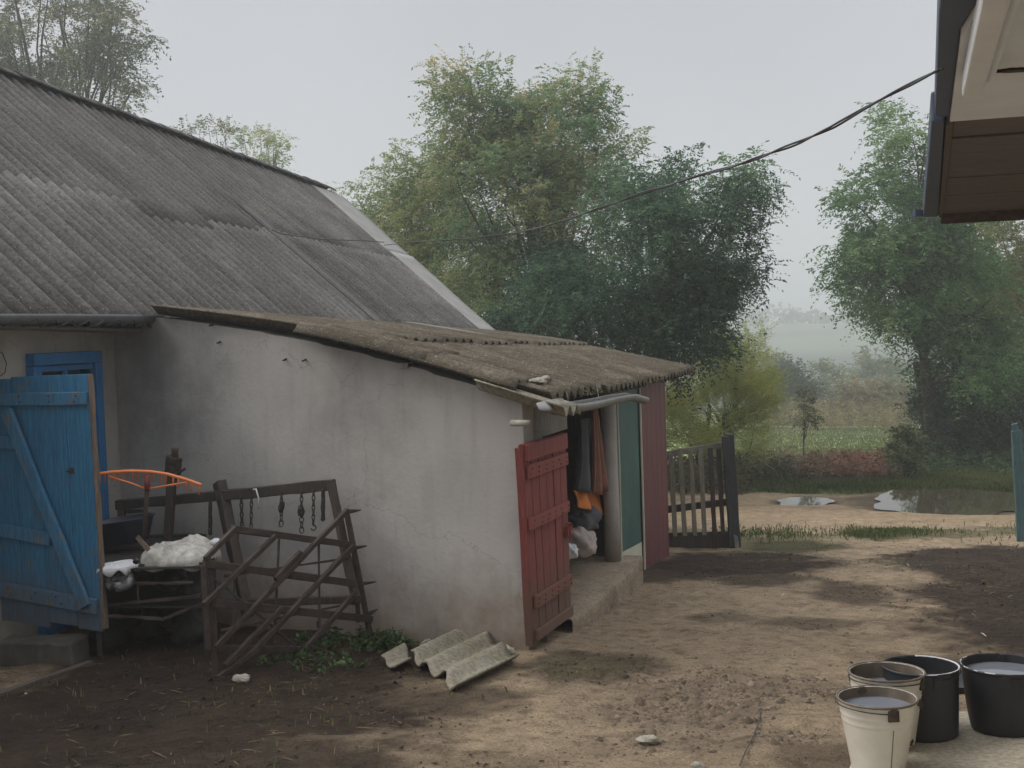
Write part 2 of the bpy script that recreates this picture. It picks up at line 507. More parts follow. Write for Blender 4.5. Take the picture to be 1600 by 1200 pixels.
MT['enamel'] = surf('white_enamel', [(.3, (.58, .54, .46)), (.7, (.72, .69, .61))], 5, rough=.32, bstr=.03, spots=((.36, .29, .20), 4, .60))
MT['enamel_chip'] = surf('chipped_enamel', [(.3, (.025, .02, .017)), (.7, (.10, .07, .045))], 22, rough=.7, bstr=.3)
MT['pail_inside'] = surf('pail_inside', [(.3, (.08, .062, .045)), (.7, (.19, .15, .11))], 9, rough=.5, bstr=.1)
MT['sack'] = surf('white_sackcloth', [(.3, (.42, .39, .34)), (.7, (.64, .61, .55))], 6, rough=.9, bstr=.6, bdist=.012, spots=((.28, .23, .17), 5, .58), fine=14)
MT['foam'] = surf('white_foam', [(.3, (.55, .55, .56)), (.7, (.70, .70, .71))], 9, rough=.9, bstr=.3)
MT['tin'] = surf('tarnished_tin', [(.45, (.02, .02, .02)), (.7, (.30, .30, .30))], 11, rough=.5, metal=.4, bstr=.2)
MT['cloth_dark'] = surf('cloth_charcoal', [(.3, (.055, .057, .065)), (.7, (.105, .107, .12))], 8, rough=.95, bstr=.3)
MT['cloth_rust'] = surf('cloth_rust', [(.3, (.17, .085, .06)), (.7, (.28, .13, .09))], 8, rough=.95, bstr=.3)
MT['cloth_orange'] = surf('cloth_orange', [(.3, (.50, .15, .035)), (.7, (.70, .24, .06))], 8, rough=.9, bstr=.3)
MT['cloth_sack'] = surf('cloth_sack_pink', [(.3, (.30, .25, .22)), (.7, (.45, .38, .35))], 5, rough=.9, bstr=.3)
MT['concrete'] = surf('worn_concrete', [(.3, (.32, .28, .21)), (.5, (.42, .37, .285)), (.7, (.50, .445, .355))], 2.2, rough=.92, bstr=.35, bdist=.008, spots=((.20, .155, .105), 3.5, .6), fine=40)
MT['concrete_dark'] = surf('floor_concrete', [(.3, (.19, .145, .10)), (.7, (.33, .26, .185))], 4, rough=.95, bstr=.6, bdist=.012, spots=((.12, .09, .06), 6, .6), fine=35)
MT['stone'] = surf('grey_stone', [(.3, (.04, .034, .029)), (.7, (.095, .082, .07))], 6, rough=.95, bstr=.7, bdist=.02)
MT['chip'] = surf('pale_stone', [(.3, (.26, .235, .19)), (.7, (.42, .39, .33))], 10, rough=.95, bstr=.5)
MT['wire'] = surf('cable_dark', [(.3, (.03, .03, .032)), (.7, (.075, .075, .075))], 20, rough=.6, bstr=.05)
MT['white_tie'] = surf('white_cord', [(.3, (.6, .6, .58)), (.7, (.7, .7, .68))], 20, rough=.7, bstr=.05)
MT['bark'] = surf('bark', [(.3, (.035, .028, .022)), (.7, (.085, .07, .055))], 6, (3, 3, .7), .95, 0, .8, .02)
MT['straw'] = leaf_mat('straw', [(0, (.09, .065, .035)), (.7, (.22, .17, .10)), (1, (.55, .50, .40))], .1, .8)
MT['pebble'] = leaf_mat('pebble', [(0, (.06, .045, .032)), (.6, (.17, .125, .085)), (1, (.33, .28, .21))], 0, .9)
MT['litter'] = leaf_mat('leaf_litter', [(0, (.016, .011, .008)), (.5, (.05, .035, .022)), (.85, (.12, .08, .045)), (1, (.22, .16, .09))], .1, .85)
MT['grass'] = leaf_mat('grass_blades', [(0, (.05, .072, .024)), (.5, (.11, .15, .048)), (.8, (.19, .20, .08)), (1, (.33, .26, .14))], .3)
MT['weed'] = leaf_mat('weeds_dark', [(0, (.022, .042, .014)), (1, (.065, .11, .036))], .25)
MT['moss'] = leaf_mat('moss_tufts', [(0, (.04, .033, .015)), (.6, (.10, .082, .034)), (1, (.22, .19, .085))], .2)
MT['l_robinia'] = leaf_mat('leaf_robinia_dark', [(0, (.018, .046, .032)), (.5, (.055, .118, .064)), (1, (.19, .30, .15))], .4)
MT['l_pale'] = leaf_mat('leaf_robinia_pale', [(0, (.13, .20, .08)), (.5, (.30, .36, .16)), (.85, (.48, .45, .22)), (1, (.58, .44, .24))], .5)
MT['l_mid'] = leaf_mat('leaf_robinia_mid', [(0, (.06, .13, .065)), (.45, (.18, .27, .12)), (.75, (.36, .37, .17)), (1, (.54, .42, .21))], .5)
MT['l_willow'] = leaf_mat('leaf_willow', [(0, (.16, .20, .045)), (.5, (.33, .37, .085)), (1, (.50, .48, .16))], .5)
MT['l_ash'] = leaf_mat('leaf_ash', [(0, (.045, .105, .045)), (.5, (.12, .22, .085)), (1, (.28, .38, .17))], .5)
MT['l_yellow'] = leaf_mat('leaf_turning', [(0, (.08, .11, .03)), (.5, (.19, .20, .055)), (1, (.38, .31, .09))], .35)
MT['l_far'] = leaf_mat('leaf_far', [(0, (.09, .12, .07)), (.5, (.17, .20, .11)), (1, (.28, .26, .15))], .25)
MT['l_farblue'] = leaf_mat('leaf_far_dark', [(0, (.02, .036, .026)), (1, (.055, .082, .05))], .2)
MT['l_straw'] = leaf_mat('leaf_straw_bush', [(0, (.11, .09, .045)), (.5, (.20, .165, .08)), (1, (.30, .24, .12))], .3)
MT['l_bramble'] = leaf_mat('leaf_bramble', [(0, (.05, .058, .025)), (.4, (.10, .088, .045)), (.6, (.17, .095, .06)), (1, (.25, .11, .075))], .25)
MT['l_shrub'] = leaf_mat('leaf_shrub', [(0, (.04, .055, .022)), (.6, (.10, .12, .05)), (1, (.22, .22, .13))], .25)

def ground_mat():
    m, n, bs = new_mat('yard_soil')
    at_ = n.nodes.new('ShaderNodeAttribute'); at_.attribute_name = 'soil'
    v = coords(n)
    t = noise(n, v, 9, 8, .72, .3)
    r = ramp(n, [(.32, (.45, .42, .39)), (.47, (.95, .95, .95)), (.66, (1.3, 1.29, 1.27))])
    n.links.new(t.outputs['Fac'], r.inputs[0])
    c = mixc(n, .9, at_.outputs['Color'], r.outputs[0], 'MULTIPLY')
    t2 = noise(n, v, 70, 4, .75)
    r2 = ramp(n, [(.36, (.38, .35, .32)), (.47, (1, 1, 1)), (.68, (1.4, 1.4, 1.38))])
    n.links.new(t2.outputs['Fac'], r2.inputs[0])
    c = mixc(n, .75, c, r2.outputs[0], 'MULTIPLY')
    n.links.new(c, bs.inputs['Base Color'])
    bs.inputs['Roughness'].default_value = .93
    bs.inputs['Specular IOR Level'].default_value = .2
    ad = n.nodes.new('ShaderNodeMath'); ad.operation = 'MULTIPLY_ADD'; ad.inputs[1].default_value = .35
    n.links.new(t2.outputs['Fac'], ad.inputs[0]); n.links.new(t.outputs['Fac'], ad.inputs[2])
    bump(n, bs, ad.outputs[0], 1.0, .05)
    return m
MT['ground'] = ground_mat()

def water_mat(name, col, rough=.02, rip=.015):
    m, n, bs = new_mat(name)
    bs.inputs['Base Color'].default_value = (*col, 1)
    bs.inputs['Roughness'].default_value = rough
    bs.inputs['IOR'].default_value = 1.33
    bs.inputs['Specular IOR Level'].default_value = .5
    v = coords(n)
    t = noise(n, v, 9, 3, .5)
    bump(n, bs, t.outputs['Fac'], rip, .004)
    return m
MT['water'] = water_mat('pail_water', (.19, .205, .235))
MT['water_dark'] = water_mat('dark_water', (.035, .037, .04))
MT['puddle'] = water_mat('puddle_water', (.075, .062, .04), .035, .003)
MT['glass'] = water_mat('dark_glass', (.012, .015, .018), .05)

# ------------------------------------------------------------------ mesh helpers
def V3(p):
    return np.asarray(p, float)

def unit(v):
    v = V3(v); return v / (np.linalg.norm(v) + 1e-12)

class MB:
    def __init__(s):
        s.v = []; s.f = []; s.t = []; s.n = 0; s.p = []
    def add(s, verts, faces, tint=None):
        verts = np.asarray(verts, float)
        s.v.append(verts); s.p.append((verts, list(faces)))
        for f in faces:
            s.f.append([i + s.n for i in f])
        s.n += len(verts)
        if tint is not None:
            s.t.append(np.broadcast_to(np.asarray(tint, float), (len(verts),)))
        return s
    def beam(s, p0, p1, wd, ht, up=(0, 0, 1), seg=1, jit=0.0, taper=1.0):
        p0 = V3(p0); p1 = V3(p1)
        d = unit(p1 - p0)
        up = V3(up)
        if abs(np.dot(d, up)) > .97:
            up = np.array([0, 1.0, 0]) if abs(d[1]) < .9 else np.array([1.0, 0, 0])
        sd_ = unit(np.cross(d, up)); u = np.cross(sd_, d)
        vs = []; fs = []
        for k in range(seg + 1):
            q = k / seg
            c = p0 + (p1 - p0) * q
            sc = 1 + (taper - 1) * q
            for (a, b) in ((-1, -1), (1, -1), (1, 1), (-1, 1)):
                vs.append(c + sd_ * a * wd / 2 * sc + u * b * ht / 2 * sc + (np.array([random.uniform(-1, 1) for _ in range(3)]) * jit if jit else 0))
        for k in range(seg):
            o = k * 4
            for j in range(4):
                fs.append((o + j, o + (j + 1) % 4, o + 4 + (j + 1) % 4, o + 4 + j))
        fs.append((3, 2, 1, 0)); o = seg * 4; fs.append((o, o + 1, o + 2, o + 3))
        return s.add(vs, fs)
    def tube(s, pts, r, n=8, closed=False, cap=True):
        pts = np.asarray(pts, float); m = len(pts)
        rr = np.broadcast_to(np.asarray(r, float), (m,))
        vs = []; fs = []
        ref = np.array([0.31, .17, .93])
        for k in range(m):
            if closed:
                d = unit(pts[(k + 1) % m] - pts[k - 1])
            else:
                d = unit(pts[min(k + 1, m - 1)] - pts[max(k - 1, 0)])
            rf = ref if abs(np.dot(ref, d)) < .95 else np.array([1.0, 0, 0])
            a = unit(np.cross(d, rf)); b = np.cross(d, a)
            for j in range(n):
                q = 2 * math.pi * j / n
                vs.append(pts[k] + rr[k] * (math.cos(q) * a + math.sin(q) * b))
        mm = m if closed else m - 1
        for k in range(mm):
            o = k * n; o2 = ((k + 1) % m) * n
            for j in range(n):
                fs.append((o + j, o + (j + 1) % n, o2 + (j + 1) % n, o2 + j))
        if cap and not closed:
            fs.append(tuple(range(n - 1, -1, -1))); fs.append(tuple(range((m - 1) * n, m * n)))
        return s.add(vs, fs)
    def lathe(s, prof, n=40, M=None, cap=False, squash=(1, 1)):
        vs = []; fs = []
        for (r, z) in prof:
            for j in range(n):
                q = 2 * math.pi * j / n
                vs.append((r * math.cos(q) * squash[0], r * math.sin(q) * squash[1], z))
        for k in range(len(prof) - 1):
            for j in range(n):
                fs.append((k * n + j, k * n + (j + 1) % n, (k + 1) * n + (j + 1) % n, (k + 1) * n + j))
        if cap:
            fs.append(tuple(range(n - 1, -1, -1))); o = (len(prof) - 1) * n
            fs.append(tuple(range(o, o + n)))
        if M is not None:
            vs = [tuple(M @ Vector(q)) for q in vs]
        return s.add(vs, fs)
    def poly_prism(s, pts, off):
        """pts: planar loop of 3D points; extruded by vector off"""
        pts = np.asarray(pts, float); n = len(pts)
        vs = np.concatenate([pts, pts + V3(off)])
        fs = [tuple(range(n - 1, -1, -1)), tuple(range(n, 2 * n))]
        for j in range(n):
            fs.append((j, (j + 1) % n, n + (j + 1) % n, n + j))
        return s.add(vs, fs)
    def grid(s, P):
        h, w_ = P.shape[:2]
        fs = []
        for i in range(h - 1):
            for j in range(w_ - 1):
                o = i * w_ + j
                fs.append((o, o + 1, o + w_ + 1, o + w_))
        return s.add(P.reshape(-1, 3), fs)
    def each(s, name, mat, parent, **kw):
        """every added piece as a part of its own"""
        for v, f in s.p:
            q = MB(); q.add(v, f); q.build(name, mat, parent, **kw)
    def build(s, name, mat, parent=None, origin=None, smooth=False, bevel=0, solid=0):
        V = np.concatenate(s.v)
        if parent is not None:
            o = np.array(abs_loc(parent))
        elif origin is not None:
            o = V3(origin)
        else:
            o = np.array([(V[:, 0].min() + V[:, 0].max()) / 2, (V[:, 1].min() + V[:, 1].max()) / 2, V[:, 2].min()])
        me = bpy.data.meshes.new(name)
        me.from_pydata((V - o).tolist(), [], s.f)
        if s.t:
            a = me.attributes.new('tint', 'FLOAT', 'POINT')
            a.data.foreach_set('value', np.concatenate(s.t).astype(np.float32))
        me.materials.append(MT[mat] if isinstance(mat, str) else mat)
        if smooth:
            me.polygons.foreach_set('use_smooth', np.ones(len(me.polygons), bool))
        me.update()
        ob = bpy.data.objects.new(name, me)
        COL.objects.link(ob)
        if parent is not None:
            ob.parent = parent
        else:
            ob.location = o
        if solid:
            m = ob.modifiers.new('thickness', 'SOLIDIFY'); m.thickness = solid; m.offset = 0
        if bevel:
            m = ob.modifiers.new('edge', 'BEVEL'); m.width = bevel; m.segments = 2; m.limit_method = 'ANGLE'
        return ob

def abs_loc(o):
    p = Vector(o.location)
    while o.parent is not None:
        o = o.parent; p += Vector(o.location)
    return p

def tag(o, label=None, cat=None, group=None, kind=None):
    if label: o['label'] = label
    if cat: o['category'] = cat
    if group: o['group'] = group
    if kind: o['kind'] = kind
    return o

def root(name, label, cat, loc, group=None):
    o = bpy.data.objects.new(name, None)
    COL.objects.link(o)
    o.empty_display_size = .2
    o.location = tuple(V3(loc))
    return tag(o, label, cat, group)

def fast_mesh(name, mat, V, faces, tint=None, parent=None, origin=(0, 0, 0), smooth=False):
    """V (n,3), faces (m,k) arrays - numpy path for foliage, grass and terrain"""
    o = np.array(abs_loc(parent)) if parent is not None else V3(origin)
    me = bpy.data.meshes.new(name)
    V = np.ascontiguousarray(V - o, dtype=np.float32)
    faces = np.ascontiguousarray(faces, dtype=np.int32)
    k = faces.shape[1]
    me.vertices.add(len(V)); me.vertices.foreach_set('co', V.ravel())
    me.loops.add(faces.size); me.loops.foreach_set('vertex_index', faces.ravel())
    me.polygons.add(len(faces))
    me.polygons.foreach_set('loop_start', np.arange(0, faces.size, k, dtype=np.int32))
    if smooth:
        me.polygons.foreach_set('use_smooth', np.ones(len(faces), bool))
    me.update(calc_edges=True)
    if tint is not None:
        a = me.attributes.new('tint', 'FLOAT', 'POINT')
        a.data.foreach_set('value', np.asarray(tint, np.float32))
    me.materials.append(MT[mat] if isinstance(mat, str) else mat)
    ob = bpy.data.objects.new(name, me)
    COL.objects.link(ob)
    if parent is not None:
        ob.parent = parent
    else:
        ob.location = tuple(o)
    return ob

def lump_pts(c, rx, ry, rz, seed, amp=.25, nu=40, nv=24, flat=.25, crease=0.0, ax=None):
    """a soft irregular body (sack, stone); flat = where the bottom is cut"""
    rng = np.random.RandomState(seed)
    u = np.linspace(0, 2 * math.pi, nu, endpoint=False)
    v = np.linspace(0, math.pi, nv)
    uu, vv = np.meshgrid(u, v)
    x = np.sin(vv) * np.cos(uu); y = np.sin(vv) * np.sin(uu); z = np.cos(vv)
    d = np.ones_like(x)
    for k in range(9):
        q = rng.normal(size=3); q /= np.linalg.norm(q)
        fr = 1.5 + k * .8
        ph = rng.uniform(0, 6.28)
        wv = np.sin(fr * (q[0] * x + q[1] * y + q[2] * z) * 1.8 + ph)
        d += amp / (1 + k * .55) * wv
        if crease:
            d -= crease / (1 + k * .4) * (1 - np.abs(wv)) ** 6
    P = np.stack([x * d * rx, y * d * ry, np.maximum(z * d, -flat * 1.0) * rz], -1)
    if ax is not None:
        cs, sn = math.cos(ax), math.sin(ax)
        P[..., 0], P[..., 1] = P[..., 0] * cs - P[..., 1] * sn, P[..., 0] * sn + P[..., 1] * cs
    P = P + V3(c)
    fs = []
    for i in range(nv - 1):
        for j in range(nu):
            fs.append((i * nu + j, (i + 1) * nu + j, (i + 1) * nu + (j + 1) % nu, i * nu + (j + 1) % nu))
    return P.reshape(-1, 3), fs

# ------------------------------------------------------------------ terrain
def blob_mask(X, Y, blobs, nz=.6, edge=.34):
    m = np.zeros_like(X)
    wob = (fbm(X * 1.9, Y * 1.5, 21, 6) - .5) * 2.2 + (fbm(X * 11, Y * 9, 25, 3) - .5) * .7
    for (px, py, rx, ry, s) in blobs:
        c = ground_hit(px, py)
        d = np.sqrt(((X - c[0]) / rx) ** 2 + ((Y - c[1]) / (ry * KD)) ** 2)
        m = np.maximum(m, s * (1 - sstep(1 - edge, 1 + edge, d + wob * nz)))
    return m

DARK = [(60, 1120, 1.3, .9, 1), (240, 1090, 1.1, .9, 1), (420, 1070, .9, .8, 1), (500, 1110, .75, .55, 1), (250, 1190, 1.1, .6, .95),
        (470, 1190, .75, .4, .9), (630, 1100, .5, .3, .8), (300, 1000, 1.4, .8, 1), (480, 990, .9, .5, 1), (620, 1020, .5, .4, .9),
        (930, 1035, .38, .34, .75), (1120, 880, 1.3, .75, 1), (1180, 905, .6, .3, .8), (1230, 855, .5, .5, .7), (1060, 900, .7, .4, .9),
        (1560, 930, .95, .75, 1), (1600, 985, .75, .5, 1), (1560, 870, 1.2, .9, 1), (1650, 900, 1.4, 1.6, 1), (1700, 1000, 1.3, 1.3, 1),
        (1335, 925, .42, .4, .75), (1275, 972, .38, .16, .6), (1385, 878, .3, .35, .5), (1120, 968, .3, .14, .5), (1560, 1010, .4, .1, .6),
        (1300, 1190, .22, .16, .55), (760, 1190, .4, .15, .35)]
GRAVEL = [(1160, 1080, .66, .30, 1), (1090, 1110, .5, .22, .9), (1235, 1085, .4, .22, .9), (1060, 1160, .45, .16, .6), (1180, 1150, .4, .12, .6)]
MOSSY = [(1200, 850, .9, .8, .9), (1390, 835, .9, .4, .95), (1500, 832, 1.6, .45, .9), (1300, 838, .8, .25, .5), (930, 1035, .3, .25, .4), (1385, 878, .25, .3, .4), (1620, 830, 1.5, .5, .8), (1060, 840, 1.0, .8, .7)]

def spaced(lo, hi, fine_lo, fine_hi, step, grow=1.13):
    mid = list(np.arange(fine_lo, fine_hi + 1e-6, step))
    l = []; d = step; p = fine_lo
    while p > lo:
        d *= grow; p -= d; l.append(p)
    h = []; d = step; p = fine_hi
    while p < hi:
        d *= grow; p += d; h.append(p)
    return np.array(l[::-1] + mid + h)

def soil_colour(X, Y):
    n1 = fbm(X * .9, Y * .9, 31, 5)[..., None]
    n2 = fbm(X * 4.5, Y * 4.5, 33, 4)[..., None]
    c = np.array([.315, .238, .158]) * (.76 + .48 * n1) * (.85 + .3 * n2)
    dm = blob_mask(X, Y, DARK)[..., None]
    c = c * (1 - dm) + dm * np.array([.042, .0275, .0185]) * (.6 + .8 * n2)
    gm = blob_mask(X, Y, GRAVEL, .7, .6)[..., None]
    c = c * (1 - gm * .6) + gm * .6 * np.array([.13, .10, .078]) * (.4 + 1.2 * n2)
    mm = blob_mask(X, Y, MOSSY, .7)[..., None]
    c = c * (1 - mm * .75) + mm * .75 * np.array([.065, .07, .026]) * (.6 + .8 * n2)
    v = road_v(X, Y)
    g = sstep(r_far - .15, r_far + .25, v + (fbm(X * 2, Y * 2, 41) - .5) * .8)[..., None]
    verge = np.array([.10, .125, .045]) * (.6 + .8 * n2)
    c = c * (1 - g) + verge * g
    f = sstep(r_far + 9, r_far + 15, v)[..., None]
    n3 = fbm(X * .25, Y * .25, 55, 4)[..., None]
    field = np.array([.25, .33, .13]) * (.8 + .4 * n3) * (.85 + .3 * n2) + np.array([.05, .02, 0]) * n3
    c = c * (1 - f) + field * f
    h = sstep(110, 160, Y)[..., None]
    strip = sstep(.35, .65, fbm(X * .006 + 4, (Y + X * .15) * .02, 61, 2))[..., None]
    far = np.array([.15, .18, .13]) * (1 - strip) + np.array([.06, .075, .06]) * strip
    c = c * (1 - h) + far * h
    for p in PUD:
        wt = (1 - sstep(1.02, 1.45, puddle_r(X, Y, p) + (fbm(X * 3, Y * 3, 87) - .5) * .5))[..., None]
        c = c * (1 - .62 * wt)
    return c

def color_attr(me, name, c):
    a = me.attributes.new(name, 'FLOAT_COLOR', 'POINT')
    cc = np.ones((len(c), 4), np.float32); cc[:, :3] = np.clip(c, 0, 1)
    a.data.foreach_set('color', cc.ravel())

def build_ground():
    xs = spaced(-285, 285, -5.0, 7.5, .045, 1.12)
    ys = spaced(-36, 545, 3.6, 20, .045, 1.06)
    X, Y = np.meshgrid(xs, ys)
    Z = Gz(X, Y)
    v = road_v(X, Y)
    Z -= .05 * sstep(r_near - .05, r_near + .35, v) * (1 - sstep(r_far - .35, r_far + .05, v)) * (np.abs(X) < 60)
    P = np.stack([X, Y, Z], -1).reshape(-1, 3)
    h, w_ = X.shape
    i = np.arange(h - 1)[:, None] * w_ + np.arange(w_ - 1)[None, :]
    fc = np.stack([i, i + 1, i + w_ + 1, i + w_], -1).reshape(-1, 4)
    ob = fast_mesh('ground', 'ground', P, fc, smooth=True)
    color_attr(ob.data, 'soil', soil_colour(X, Y).reshape(-1, 3))
    tag(ob, 'bare clay farmyard sloping down to a road and a misty field', None, None, 'structure')
build_ground()

def build_road():
    s = np.linspace(-14, 14, 420)
    q = np.linspace(0, 1, 40)
    c0 = (rn0[:2] + rn1[:2]) / 2
    c0 = c0 - RN * (np.dot(c0, RN) - r_near)
    Sg, Q = np.meshgrid(s, q)
    e0 = (fbm(Sg * 1.2, Sg * 0, 71, 4) - .5) * .5
    e1 = (fbm(Sg * 1.2, Sg * 0 + 9, 73, 4) - .5) * .55
    wv = e0 + (r_far - r_near + e1 - e0) * Q
    X = c0[0] + RD[0] * Sg + RN[0] * wv
    Y = c0[1] + RD[1] * Sg + RN[1] * wv
    rut = -.03 * (np.exp(-((Q - .3) / .07) ** 2) + np.exp(-((Q - .72) / .08) ** 2)) + .012
    edge = np.minimum(sstep(0, .1, Q), 1 - sstep(.9, 1, Q))
    Z = Gz(X, Y) - .022 + .035 * edge + rut * edge * .5
    P = np.stack([X, Y, Z], -1).reshape(-1, 3)
    h, w_ = X.shape
    i = np.arange(h - 1)[:, None] * w_ + np.arange(w_ - 1)[None, :]
    fc = np.stack([i, i + 1, i + w_ + 1, i + w_], -1).reshape(-1, 4)
    ob = fast_mesh('dirt_road', 'ground', P, fc, smooth=True)
    n1 = fbm(X * .8, Y * 3, 81, 5)[..., None]
    n2 = fbm(X * 6, Y * 6, 83, 4)[..., None]
    c = np.array([.33, .245, .157]) * (.75 + .5 * n1) * (.85 + .3 * n2)
    dk = (np.exp(-((Q - .45) / .05) ** 2) * .5 + sstep(.85, 1, Q) * .6)[..., None] * sstep(.4, .6, n1)
    c = c * (1 - dk) + dk * np.array([.11, .08, .055])
    for p in PUD:
        wt = (1 - sstep(1.02, 1.45, puddle_r(X, Y, p) + (fbm(X * 3, Y * 3, 87) - .5) * .5))[..., None]
        c = c * (1 - .62 * wt)
    color_attr(ob.data, 'soil', c.reshape(-1, 3))
    tag(ob, 'tan dirt road crossing beyond the yard gate', None, None, 'structure')
build_road()

for k, p in enumerate(PUD):
    n = 90
    c, L, Wd, z = p
    pts = []
    for j in range(n):
        q = 2 * math.pi * j / n
        rr = .95 + .05 * math.sin(3 * q + k) + .05 * math.sin(5 * q + 2 * k) + .04 * math.sin(9 * q) + .02 * math.sin(17 * q)
        off = RD * L * rr * math.cos(q) + RN * Wd * rr * math.sin(q)
        pts.append((c[0] + off[0], c[1] + off[1], z + .004))
    b = MB(); b.add(pts, [tuple(range(n))])
    tag(b.build('puddle', 'puddle'), ['small bright puddle on the far side of the dirt road', 'long muddy puddle along the road under the tall right-hand tree'][k], 'puddle', 'puddles on the road', 'structure')

# ------------------------------------------------------------------ geometry of house and shed
uz = np.array([0, 0, 1.0])
B = at(193, 866, 6.45); B[2] = 0                         # inner corner where the shed meets the house
SD = unit((A - B) * np.array([1, 1, 0]))                 # along the white side wall, towards the yard
NS = np.array([-SD[1], SD[0], 0])                        # through the wall, away from the camera
def fp(px, py, off=0.0):                                 # on the shed front plane, moved out by off
    return on_plane(px, py, A + OUT * off, OUT)
def wp(px, py, off=0.0):                                 # on the white side wall, moved towards the camera by off
    return on_plane(px, py, A - NS * off, NS)
def hp(px, py, off=0.0):                                 # on the house front wall
    return on_plane(px, py, B + OUT * off, OUT)
def acoord(p):
    return float(np.dot(V3(p)[:2] - A[:2], U[:2]))

# ---- house
EO = .34
e0 = hp(0, 488, EO); e1 = hp(770, 518, EO)
def eave(a):
    q = (a - acoord(e0)) / (acoord(e1) - acoord(e0))
    return e0 + (e1 - e0) * q
r0 = ray(0, 117); r1 = ray(524, 303)
cr = lambda p, q: p[0] * q[1] - p[1] * q[0]
t0 = 8.5 * KD / r0[1]
t1 = t0 * cr(r0, U) / cr(r1, U)
R0 = CAM + r0 * t0; R1 = CAM + r1 * t1
def ridge(a):
    q = (a - acoord(R0)) / (acoord(R1) - acoord(R0))
    return R0 + (R1 - R0) * q
aend = acoord(R1)
ahouse0, ahouse1 = acoord(R0) - 7.5, aend - .15
house = root('house', 'long whitewashed farmhouse with a grey corrugated slate roof and blue door', 'house', B + U * 2)

DA = acoord(e1) - aend                                   # the far end is not quite square to the ridge
def roof_pt(a, s, lift=0):                               # s 0 = ridge, 1 = eave
    k = min(1.1, max(0, (a - ahouse0) / (aend - ahouse0))) ** 3
    r = ridge(a); e = eave(a + DA * k)
    nrm = unit(np.cross(U, e - r))
    if nrm[2] < 0: nrm = -nrm
    return r + (e - r) * s + nrm * lift

def corr_sheet(pt, a0, a1, s0, s1, lift0, lift1, pitch=.2, amp=.03, per=8, rows=8, phase=0, jag=0, seed=0, sag=0, thick=.008):
    amp = max(amp, .036)
    n = max(2, int((a1 - a0) / pitch * per))
    rng = np.random.RandomState(seed)
    aa = np.linspace(a0, a1, n)
    nsheet = np.floor((aa - a0) / (pitch * 7)).astype(int)
    joff = rng.uniform(-1, 1, nsheet.max() + 2)
    loff = rng.uniform(0, .014, nsheet.max() + 2)
    P = np.zeros((rows, n, 3))
    for j, a in enumerate(aa):
        w1 = math.cos(2 * math.pi * (a / pitch) + phase)
        wv = amp * (w1 if w1 > -.4 else -.4 + (w1 + .4) * .6)
        for i in range(rows):
            q = i / (rows - 1)
            s = s0 + (s1 - s0 + jag * joff[nsheet[j]]) * q
            l = lift0 + (lift1 - lift0) * q + wv + loff[nsheet[j]] - sag * math.sin(math.pi * q)
            P[i, j] = pt(a, s, l)
    b = MB(); b.grid(P)
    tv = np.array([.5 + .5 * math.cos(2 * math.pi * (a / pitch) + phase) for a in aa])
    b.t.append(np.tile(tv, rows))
    return b

SL = float(np.linalg.norm(eave(0) - ridge(0)))
# lap position read from the photograph
nrm_r = unit(np.cross(U, eave(0) - ridge(0)))
lp = on_plane(200, 312, ridge(0), nrm_r)
s_lap = float(np.linalg.norm(np.cross(lp - ridge(acoord(lp)), U)) / SL)
av = acoord(on_plane(480, 292, ridge(0), nrm_r))         # where the corrugated sheets stop
bu = corr_sheet(roof_pt, ahouse0, aend - 1.05, .01, s_lap + .02, .0, .003, jag=.03, seed=3)
bl = corr_sheet(roof_pt, ahouse0, aend - 1.05, s_lap - .02, 1.02, .004, .0, jag=.006, seed=4, rows=10)
bu.add(bl.v[0], bl.f, bl.t[0])
bu.build('roof', 'slate', house, smooth=True, solid=.008)
b = MB()
def mir(p):                                              # back slope of the roof, mirrored behind the ridge
    a = acoord(p); r = ridge(a); d = p - r
    return r + np.array([0, 0, d[2]]) - OUT * np.dot(d, OUT)
bb = corr_sheet(lambda a, s, l: mir(roof_pt(a, s, l)), ahouse0, aend, .01, 1.02, 0, 0, seed=5, per=4, rows=3)
bb.build('roof', 'slate', house, smooth=True, solid=.008)
for k, (s0, s1) in enumerate(((.02, .50), (.505, 1.03))):
    b = MB()
    P = np.array([[roof_pt(a, s0 + (s1 - s0) * q, .036 + .004 * k + .01 * math.sin(5 * q + k)) for a in np.linspace(aend - 1.10, aend + .06 - .04 * k, 6)] for q in np.linspace(0, 1, 14)])
    b.grid(P)
    tag(b.build('verge_sheet', 'slate_new', house, smooth=True, solid=.014), 'smooth pale cement sheet along the far roof edge')
# darker flat strip let into the slope
st0 = on_plane(545, 420, ridge(0), nrm_r); st1 = on_plane(628, 505, ridge(0), nrm_r)
a_st = (acoord(st0) + acoord(st1)) / 2
b = MB()
b.grid(np.array([[roof_pt(a, s, .034) for a in (a_st - .16, a_st + .16)] for s in np.linspace(.42, 1.02, 12)]))
b.build('cover_strip', 'slate_strip', house, solid=.01)
# ridge capping
b = MB()
nseg = int((aend - ahouse0) / .35)
for k in range(nseg):
    a0 = ahouse0 + k * .35; a1 = a0 + .37
    P = []
    lift = random.uniform(0, .018)
    for a, rs in ((a0, .115), (a1, .105)):
        row = []
        for q in np.linspace(-1.15, 1.15, 9):
            row.append(ridge(a) + OUT * math.sin(q) * rs * 1.15 + uz * (math.cos(q) * rs - .035 + lift))
        P.append(row)
    b.grid(np.array(P))
b.build('ridge_cap', 'ridge', house, smooth=True, solid=.012)
# thin rod sticking up at the ridge end
b = MB()
b.beam(R1 - U * .3 - uz * .02, R1 + U * .12 - uz * .05, .05, .03, jit=.004, seg=3)
b.build('ridge_board', 'wood_dark', house)

